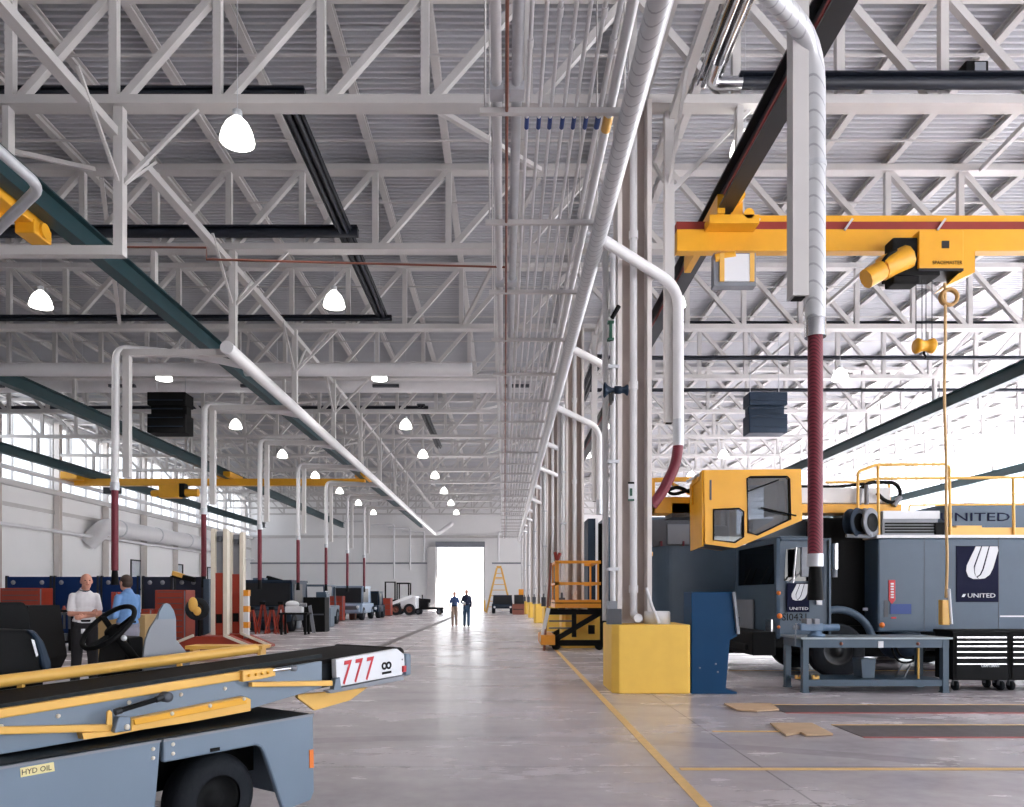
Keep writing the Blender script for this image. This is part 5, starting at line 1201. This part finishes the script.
for i, u in enumerate((229.5,245)):
    one('white_cylinder', MB().lathe(V((G(u,0,23).x,23,0)), (0,0,1), [(0,0),(.12,0),(.12,1.4),(.08,1.5),(.04,1.55),(0,1.55)], n=16), LOGOW, ['white gas cylinder between the two column lifts','white gas cylinder right of the column lifts'][i], 'gas cylinder', 'white gas cylinders')
t = thing('hanging_tyre', 'black tyre with a yellow glove-like pad beside the tall red cabinet', 'tyre', G(199,625,19.9))
c = G(198,609,19.9); MB().lathe(c, (.2,-1,0), [(.14,0),(.24,0),(.3,.05),(.3,.14),(.24,.18),(.14,.18),(.14,0)], n=24).build('tyre', TIRE, t)
MB().tube(c+V((0,.1,-.3)), V((c.x,20.0,0)), .04).build('stand_post', BLACK, t)
MB().ball(c+V((-.05,-.2,.12)), (.13,.06,.2)).ball(c+V((.06,-.2,-.05)), (.11,.06,.12)).build('yellow_pad', YEL, t)
t = thing('yellow_machine', 'yellow and black machine lying on top of the dark partition', 'machine', G(180,577,22.2))
MB().bar(G(174,575,22.1), G(196,580,22.1), .25, .14).build('body', BLACK, t); MB().bar(G(173.5,573,22.0), G(183,576,22.0), .2, .12).build('cover', YEL, t)
one('floor_tray', MB().box((G(243,0,19.5).x,19.3,0),(G(262,0,19.5).x,19.8,.06)).box((G(246,0,19.5).x,19.4,.06),(G(256,0,19.5).x,19.7,.14)), REDL, 'small red and cream tray on the floor right of the lift bases', 'tray')
t = thing('step_platform', 'yellow low step right behind the loader rail', 'step', (-5.7,17,0)); MB().box((G(185,0,17).x,17,.28),(G(262,0,17).x,17.6,.36)).build('tread', YEL, t)
for u in (188,256): MB().box((G(u,0,17).x,17.1,0),(G(u+3,0,17).x,17.5,.28)).build('leg', YEL, t)
# ================================================================== far left row of machines, 28 to 66 m away
def tractor(lab, u, d, w=2.2, h=1.9, l=3.2, col=TRUCKB, rack=False, glassy=True, cat='tractor', hood=.5):
    x = G(u,0,d).x; t = thing(cat.replace(' ','_'), lab, cat, (x,d,0), None)
    MB().box((x-w/2,d,.42),(x+w/2,d+l,h*hood)).box((x-w*.42,d-.25,.5),(x+w*.42,d,h*hood-.05)).build('body', col, t, bevel=.05)
    MB().box((x-w*.36,d-.28,.65),(x+w*.36,d-.25,h*hood-.15)).build('grille', GREYD, t)
    for s in (-1,1): MB().lathe((x+s*w*.38,d-.25,h*hood-.2), (0,-1,0), [(0,.04),(.09,.03),(.1,0)], n=12).build('headlight', LOGOW, t)
    c = MB()
    for sx in (-1,1):
        for yy in (d+.5,d+l*.8): c.bar((x+sx*(w/2-.08),yy,h*hood), (x+sx*(w/2-.14),yy+.05,h), .08,.08)
    c.box((x-w/2+.08,d+.4,h),(x+w/2-.08,d+l*.85,h+.08))
    if glassy: c.box((x-w/2+.1,d+.55,h*hood),(x+w/2-.1,d+l*.8,h))
    c.build('cab_frame', col, t)
    if glassy: MB().box((x-w/2+.18,d+.5,h*hood+.05),(x+w/2-.18,d+.55,h-.05)).build('windscreen', DARK, t); MB().box((x+w/2-.12,d+.8,h*hood+.08),(x+w/2-.08,d+l*.6,h-.08)).build('side_window', DARK, t)
    for sx in (-1,1):
        for yy in (d+.45,d+l-.5): wheel(None, (x+sx*(w/2-.12),yy,.42), (sx,0,0), .42, .28, parent=t, rim=GREYD)
    return t
tractor('dark tow tractor behind the red jack stands in the far left row', 262, 31, 2.4, 2.1, 3.5, TRUCKD)
tractor('blue-grey utility tractor behind the white engine on the table', 300, 37, 2.4, 2.0, 3.5, TRUCKB, glassy=False)
tractor('pale blue-grey van front in the middle of the far left row', 345.5, 46, 2.1, 2.05, 4, mat('van_blue',(140,158,180),.4), cat='van')
tractor('small dark tractor right of the pale blue-grey van', 367, 50, 1.6, 1.75, 2.6, TRUCKD)
tractor('black and green tractor beside the yellow platform ladder', 502.5, 64, 1.8, 1.5, 3.0, TRUCKD)
t = thing('engine_hoist', 'black machine with lifted arm above the far left row', 'hoist', G(275,628,34)); x = t.location.x
MB().box((x-.6,34,0),(x+.6,35,.9)).bar((x-.4,34.4,.9),(x-.3,34.4,2.2), .2,.2).bar((x-.5,34.4,2.3),(x+.9,34.4,1.9), .35,.3).build('machine_body', BLACK, t, bevel=.02)
for i, u in enumerate((252,263,272,281)):
    d = 29.5+.5*(i%2); x = G(u,0,d).x
    t = thing('jack_stand', 'orange-red jack stand in the cluster by the far left machines, %s from the left' % ['first','second','third','fourth','fifth','sixth'][i], 'jack stand', (x,d,0), 'orange-red jack stands')
    s_ = MB(); hh = .95+.2*(i%2)
    for a in ((-.22,-.2),(.22,-.2),(.22,.2),(-.22,.2)): s_.bar((x+a[0],d+a[1],0), (x+a[0]*.2,d+a[1]*.2,hh), .05,.05)
    s_.build('leg_frame', mat('stand_red',(150,48,28),.5) if i==0 else bpy.data.materials['stand_red'], t); MB().box((x-.1,d-.1,hh),(x+.1,d+.1,hh+.12)).build('saddle', BLACK, t)
t = thing('engine_table', 'black table carrying a white and grey engine in the far left row', 'table', (G(295,0,29).x,29,0)); x = t.location.x
MB().box((x-.55,28.7,.78),(x+.55,29.4,.85)).build('table_top', BLACK, t)
for sx in (-.5,.42):
    for yy in (28.75,29.25): MB().box((x+sx,yy,0),(x+sx+.08,yy+.08,.78)).build('leg', BLACK, t)
t = thing('spare_engine', 'white and grey engine lying on the black table', 'engine', (x,29,.85))
MB().box((x-.35,28.85,.85),(x+.3,29.2,1.1)).ball((x-.1,29,1.18),(.28,.18,.14)).build('block', LOGOW, t, bevel=.02); MB().tube((x+.2,29,1.15),(x+.45,29,1.15), .08).build('pulley', GREYM, t)
t = thing('black_crate', 'tall black crate stack right of the engine table', 'crate', (G(314,0,31).x,31,0)); x = t.location.x
MB().box((x-.45,31,0),(x+.45,31.8,1.45)).build('crate', BLACK, t, bevel=.02); MB().box((x-.4,30.97,.7),(x+.4,31,.76)).build('slat', GREYD, t)
one('loose_board', MB().prism([G(308,606,30.3),G(311,605,30.3),G(315.5,632.8,30.3),G(312,632.8,30.3)], (0,.05,0)), GREYM, 'pale narrow panel leaning on the black crate', 'panel')
one('upright_board', MB().box((G(322.5,0,32).x,32,0),(G(326.5,0,32).x,32.6,G(0,594,32).z)), TRUCKB, 'tall blue-grey board standing right of the black crate', 'board')
t = cabinet('red tool cabinet with pale edge before the blue-grey van', 328, 596, 343, 618, 45, .6, 5)
cabinet('small brown cabinet under the pale blue-grey van', 349, 604, 355, 615, 47, .5, 3, m=BROWN)
t = cabinet('red cabinet left of the white skid steer loader', 378, 598, 391, 610, 56, .8, 3)
t = thing('skid_steer', 'white skid steer loader with black roll cage in the far row', 'skid steer loader', (G(403,0,58).x,58,0)); x = t.location.x
MB().box((x-.2,58,.5),(x+1.0,60.5,1.5)).build('body', LOGOW, t, bevel=.05); MB().bar((x+.7,57.9,1.5),(x-1.2,57.2,.75), .12,.22).build('lift_arm', LOGOW, t)
cg = MB()
for a in ((-.5,58.3),(.4,58.3),(-.5,59.5),(.4,59.5)): cg.bar((x+a[0],a[1],1.2),(x+a[0],a[1],2.5), .1,.1)
cg.box((x-.55,58.2,2.45),(x+.45,59.6,2.55)); cg.build('roll_cage', BLACK, t)
for s in (-.55,.5): wheel(None, (x+s,58.0,.45), (0,1,0), .45, .3, parent=t, rim=BROWN); wheel(None, (x+s,60.2,.45), (0,1,0), .45, .3, parent=t, rim=BROWN)
t = thing('forklift', 'dark forklift mast frame behind the white skid steer loader', 'forklift', (G(391,0,62).x,62,0)); x = t.location.x
MB().box((x-.5,62,.3),(x+.5,64,1.2)).build('body', BLACK, t, bevel=.05)
MB().bar((x-.45,61.9,.1),(x-.45,61.9,2.7), .12,.12).bar((x+.35,61.9,.1),(x+.35,61.9,2.7), .12,.12).bar((x-.45,61.9,2.65),(x+.35,61.9,2.65), .1,.1).build('mast', BLACK, t)
for s in (-.45,.45): wheel(None, (x+s,62.5,.3), (1,0,0), .3, .2, parent=t, rim=GREYD); wheel(None, (x+s,63.6,.3), (1,0,0), .3, .2, parent=t, rim=GREYD)
t = thing('utility_cart', 'dark low flatbed cart right of the white skid steer loader', 'cart', (G(428,0,60).x,60,0)); x = t.location.x
MB().box((x-1.1,60,.4),(x+1.2,61.2,.6)).box((x-1.0,60,.6),(x-.0,61.2,1.25)).bar((x-.9,60.1,1.2),(x+.2,60.1,1.1), .12,.3).build('cart_body', BLACK, t, bevel=.03); MB().tube((x-.5,60.4,1.25),(x-.5,60.4,1.6), .05).build('steering_post', BLACK, t)
for s in (-.8,.9): wheel(None, (x+s,60.05,.25), (0,1,0), .25, .15, parent=t, rim=GREYD); wheel(None, (x+s,61.15,.25), (0,1,0), .25, .15, parent=t, rim=GREYD)
for i, (u, d, hh) in enumerate(((249,33,1.9),(258,32.5,2.3),(286,34,1.5),(321,36,1.7))):
    x = G(u,0,d).x; t = thing('shop_machine', ['grey shop machine at the left end of the far left row','taller blue-grey shop machine behind the orange-red stands','squat grey shop machine behind the white engine','blue-grey shop machine right of the black crate'][i], 'machine', (x,d,0), 'shop machines')
    MB().box((x-.45,d,0),(x+.45,d+.9,hh*.55)).box((x-.3,d+.2,hh*.55),(x+.2,d+.7,hh)).build('housing', [GREYD,TRUCKB,GREYM,TRUCKB][i], t, bevel=.03)
    MB().box((x-.3,d-.03,hh*.2),(x+.25,d,hh*.4)).build('panel', BLACK, t); MB().tube((x+.3,d+.3,hh*.55),(x+.3,d+.3,hh*.8), .07).build('valve', RED, t)
# yellow platform ladder
t = thing('platform_ladder', 'yellow A-frame platform ladder at the far end right of the bright door', 'ladder', (G(499,0,67).x,67,0)); x = t.location.x; f = MB()
for s in (-1,1):
    f.bar((x-1.15,67+s*.5,0),(x-.2,67+s*.25,4.0), .16,.16).bar((x+1.15,67+s*.5,0),(x+.2,67+s*.25,4.0), .16,.16)
f.build('side_frame', YEL, t)
for i in range(7): z = .5+.5*i; MB().box((x-1.15+.95*z/4-.05,66.6,z),(x+1.15-.95*z/4+.05,66.66,z+.06)).build('rung', YEL, t)
MB().box((x-.3,66.7,3.1),(x+.3,67.3,3.2)).box((x-.22,66.75,4.0),(x+.22,67.3,4.2)).build('platform', YEL, t)
t = thing('brown_crate', 'brown crate on the floor right of the yellow platform ladder', 'crate', (G(518,0,60).x,60,0)); x = t.location.x
MB().box((x-.45,60,0),(x+.5,61,.85)).build('crate', BROWN, t); MB().box((x-.4,59.97,.4),(x+.45,60,.46)).build('slat', BLACK, t)
t = thing('bollard', 'yellow bollard right of the bright far door', 'bollard', (G(484.5,0,73).x,73,0)); MB().lathe((t.location.x,73,0), (0,0,1), [(0,0),(.12,0),(.12,1.05),(.08,1.1),(0,1.12)], n=14).build('post', YEL, t)
t = thing('small_machine', 'small dark machine with orange top behind the far yellow bases', 'machine', (G(521,0,66).x,66,0)); x = t.location.x
MB().box((x-.6,66,0),(x+.3,66.8,1.6)).build('body', DARK, t); MB().box((x-.2,66,1.6),(x+.3,66.6,2.1)).build('orange_top', ORANGE, t)
# small boxes on top of the yellow bases
for i in range(1,6):
    y = 12+10*i; q = ['second','third','fourth','fifth','sixth'][i-1]
    one('junction_box', MB().box((1.56,y-.5,1.06),(1.75,y-.35,1.45)).tube((1.66,y-.42,1.45),(1.66,y-.42,1.6),.03), GREYD, 'grey junction box on the %s yellow base' % q, 'junction box', 'junction boxes on the bases')
    one('drum_can', MB().lathe((2.3,y-.45,1.06), (0,0,1), [(0,0),(.1,0),(.1,.2),(.05,.24),(0,.24)], n=14), PIPEW, 'white round fitting on the %s yellow base' % q, 'fitting', 'white fittings on the bases')
# ================================================================== camera, daylight
cd = bpy.data.cameras.new('camera'); co = bpy.data.objects.new('camera', cd); C.objects.link(co)
co.location = (0,0,EYE); co.rotation_euler = (math.pi/2,0,0)
cd.sensor_width = 36; cd.lens = F/1024*36; cd.shift_x = (512-CX)/1024; cd.shift_y = (HY-403.5)/1024
cd.clip_start = .05; cd.clip_end = 500
sc = bpy.context.scene; sc.camera = co
w = bpy.data.worlds.new('sky'); sc.world = w; w.use_nodes = True
n, l = w.node_tree.nodes, w.node_tree.links
bg = n['Background']; bg.inputs['Strength'].default_value = 1.0
g = n.new('ShaderNodeNewGeometry'); tc = n.new('ShaderNodeTexCoord'); sp = n.new('ShaderNodeSeparateXYZ'); l.new(tc.outputs['Generated'], sp.inputs[0])
r = n.new('ShaderNodeValToRGB'); l.new(sp.outputs[2], r.inputs[0])
r.color_ramp.elements[0].position = 0; r.color_ramp.elements[0].color = (1.75,1.68,1.66,1)
r.color_ramp.elements[1].position = .04; r.color_ramp.elements[1].color = (.95,.98,1,1)
e = r.color_ramp.elements.new(.9); e.color = (.6,.76,1,1)
# the sun stands on the right of the hall: sky and sunlit apron are brighter on that side
mr = n.new('ShaderNodeMapRange'); mr.interpolation_type = 'SMOOTHSTEP'; mr.inputs['From Min'].default_value = -.1; mr.inputs['From Max'].default_value = .7; mr.inputs['To Min'].default_value = 1.0; mr.inputs['To Max'].default_value = SUNNY
l.new(sp.outputs[0], mr.inputs['Value']); vm = n.new('ShaderNodeVectorMath'); vm.operation = 'SCALE'; l.new(r.outputs[0], vm.inputs[0]); l.new(mr.outputs[0], vm.inputs['Scale'])
l.new(vm.outputs[0], bg.inputs[0])
def portal(nm, loc, rot, sx, sy):
    li = bpy.data.lights.new(nm, 'AREA'); li.shape = 'RECTANGLE'; li.size = sx; li.size_y = sy; li.cycles.is_portal = True
    o = bpy.data.objects.new(nm, li); C.objects.link(o); o.location = loc; o.rotation_euler = rot
portal('portal_right', (XR+.4,(YB+YF)/2,6.4), (0,math.pi/2,0), 9.6, YF-YB)
portal('portal_left', (XL-.4,53.2,9.3), (0,-math.pi/2,0), 3.6, 42.4)
portal('portal_far', ((DX0+DX1)/2,YF+.4,DZ/2), (-math.pi/2,0,0), DX1-DX0, DZ)
portal('portal_back', (17.5,YB-.4,2.25), (math.pi/2,0,0), 19, 4.5)
sl = bpy.data.lights.new('sun', 'SUN'); sl.energy = SUNE; sl.angle = math.radians(2); sl.color = (1,.95,.9)
so_ = bpy.data.objects.new('sun', sl); C.objects.link(so_); so_.location = (40,20,40)
so_.rotation_euler = V((math.cos(math.radians(52)),.12,math.sin(math.radians(52)))).to_track_quat('Z','Y').to_euler()
sc.cycles.use_denoising = True; sc.cycles.denoiser = 'OPENIMAGEDENOISE'
sc.cycles.max_bounces = 10; sc.cycles.diffuse_bounces = 6; sc.cycles.glossy_bounces = 4; sc.cycles.transparent_max_bounces = 12
sc.cycles.sample_clamp_indirect = 8
vs_ = sc.view_settings; vs_.view_transform = 'Standard'; vs_.look = 'None'; vs_.exposure = EXPO; vs_.gamma = 1; vs_.use_curve_mapping = False
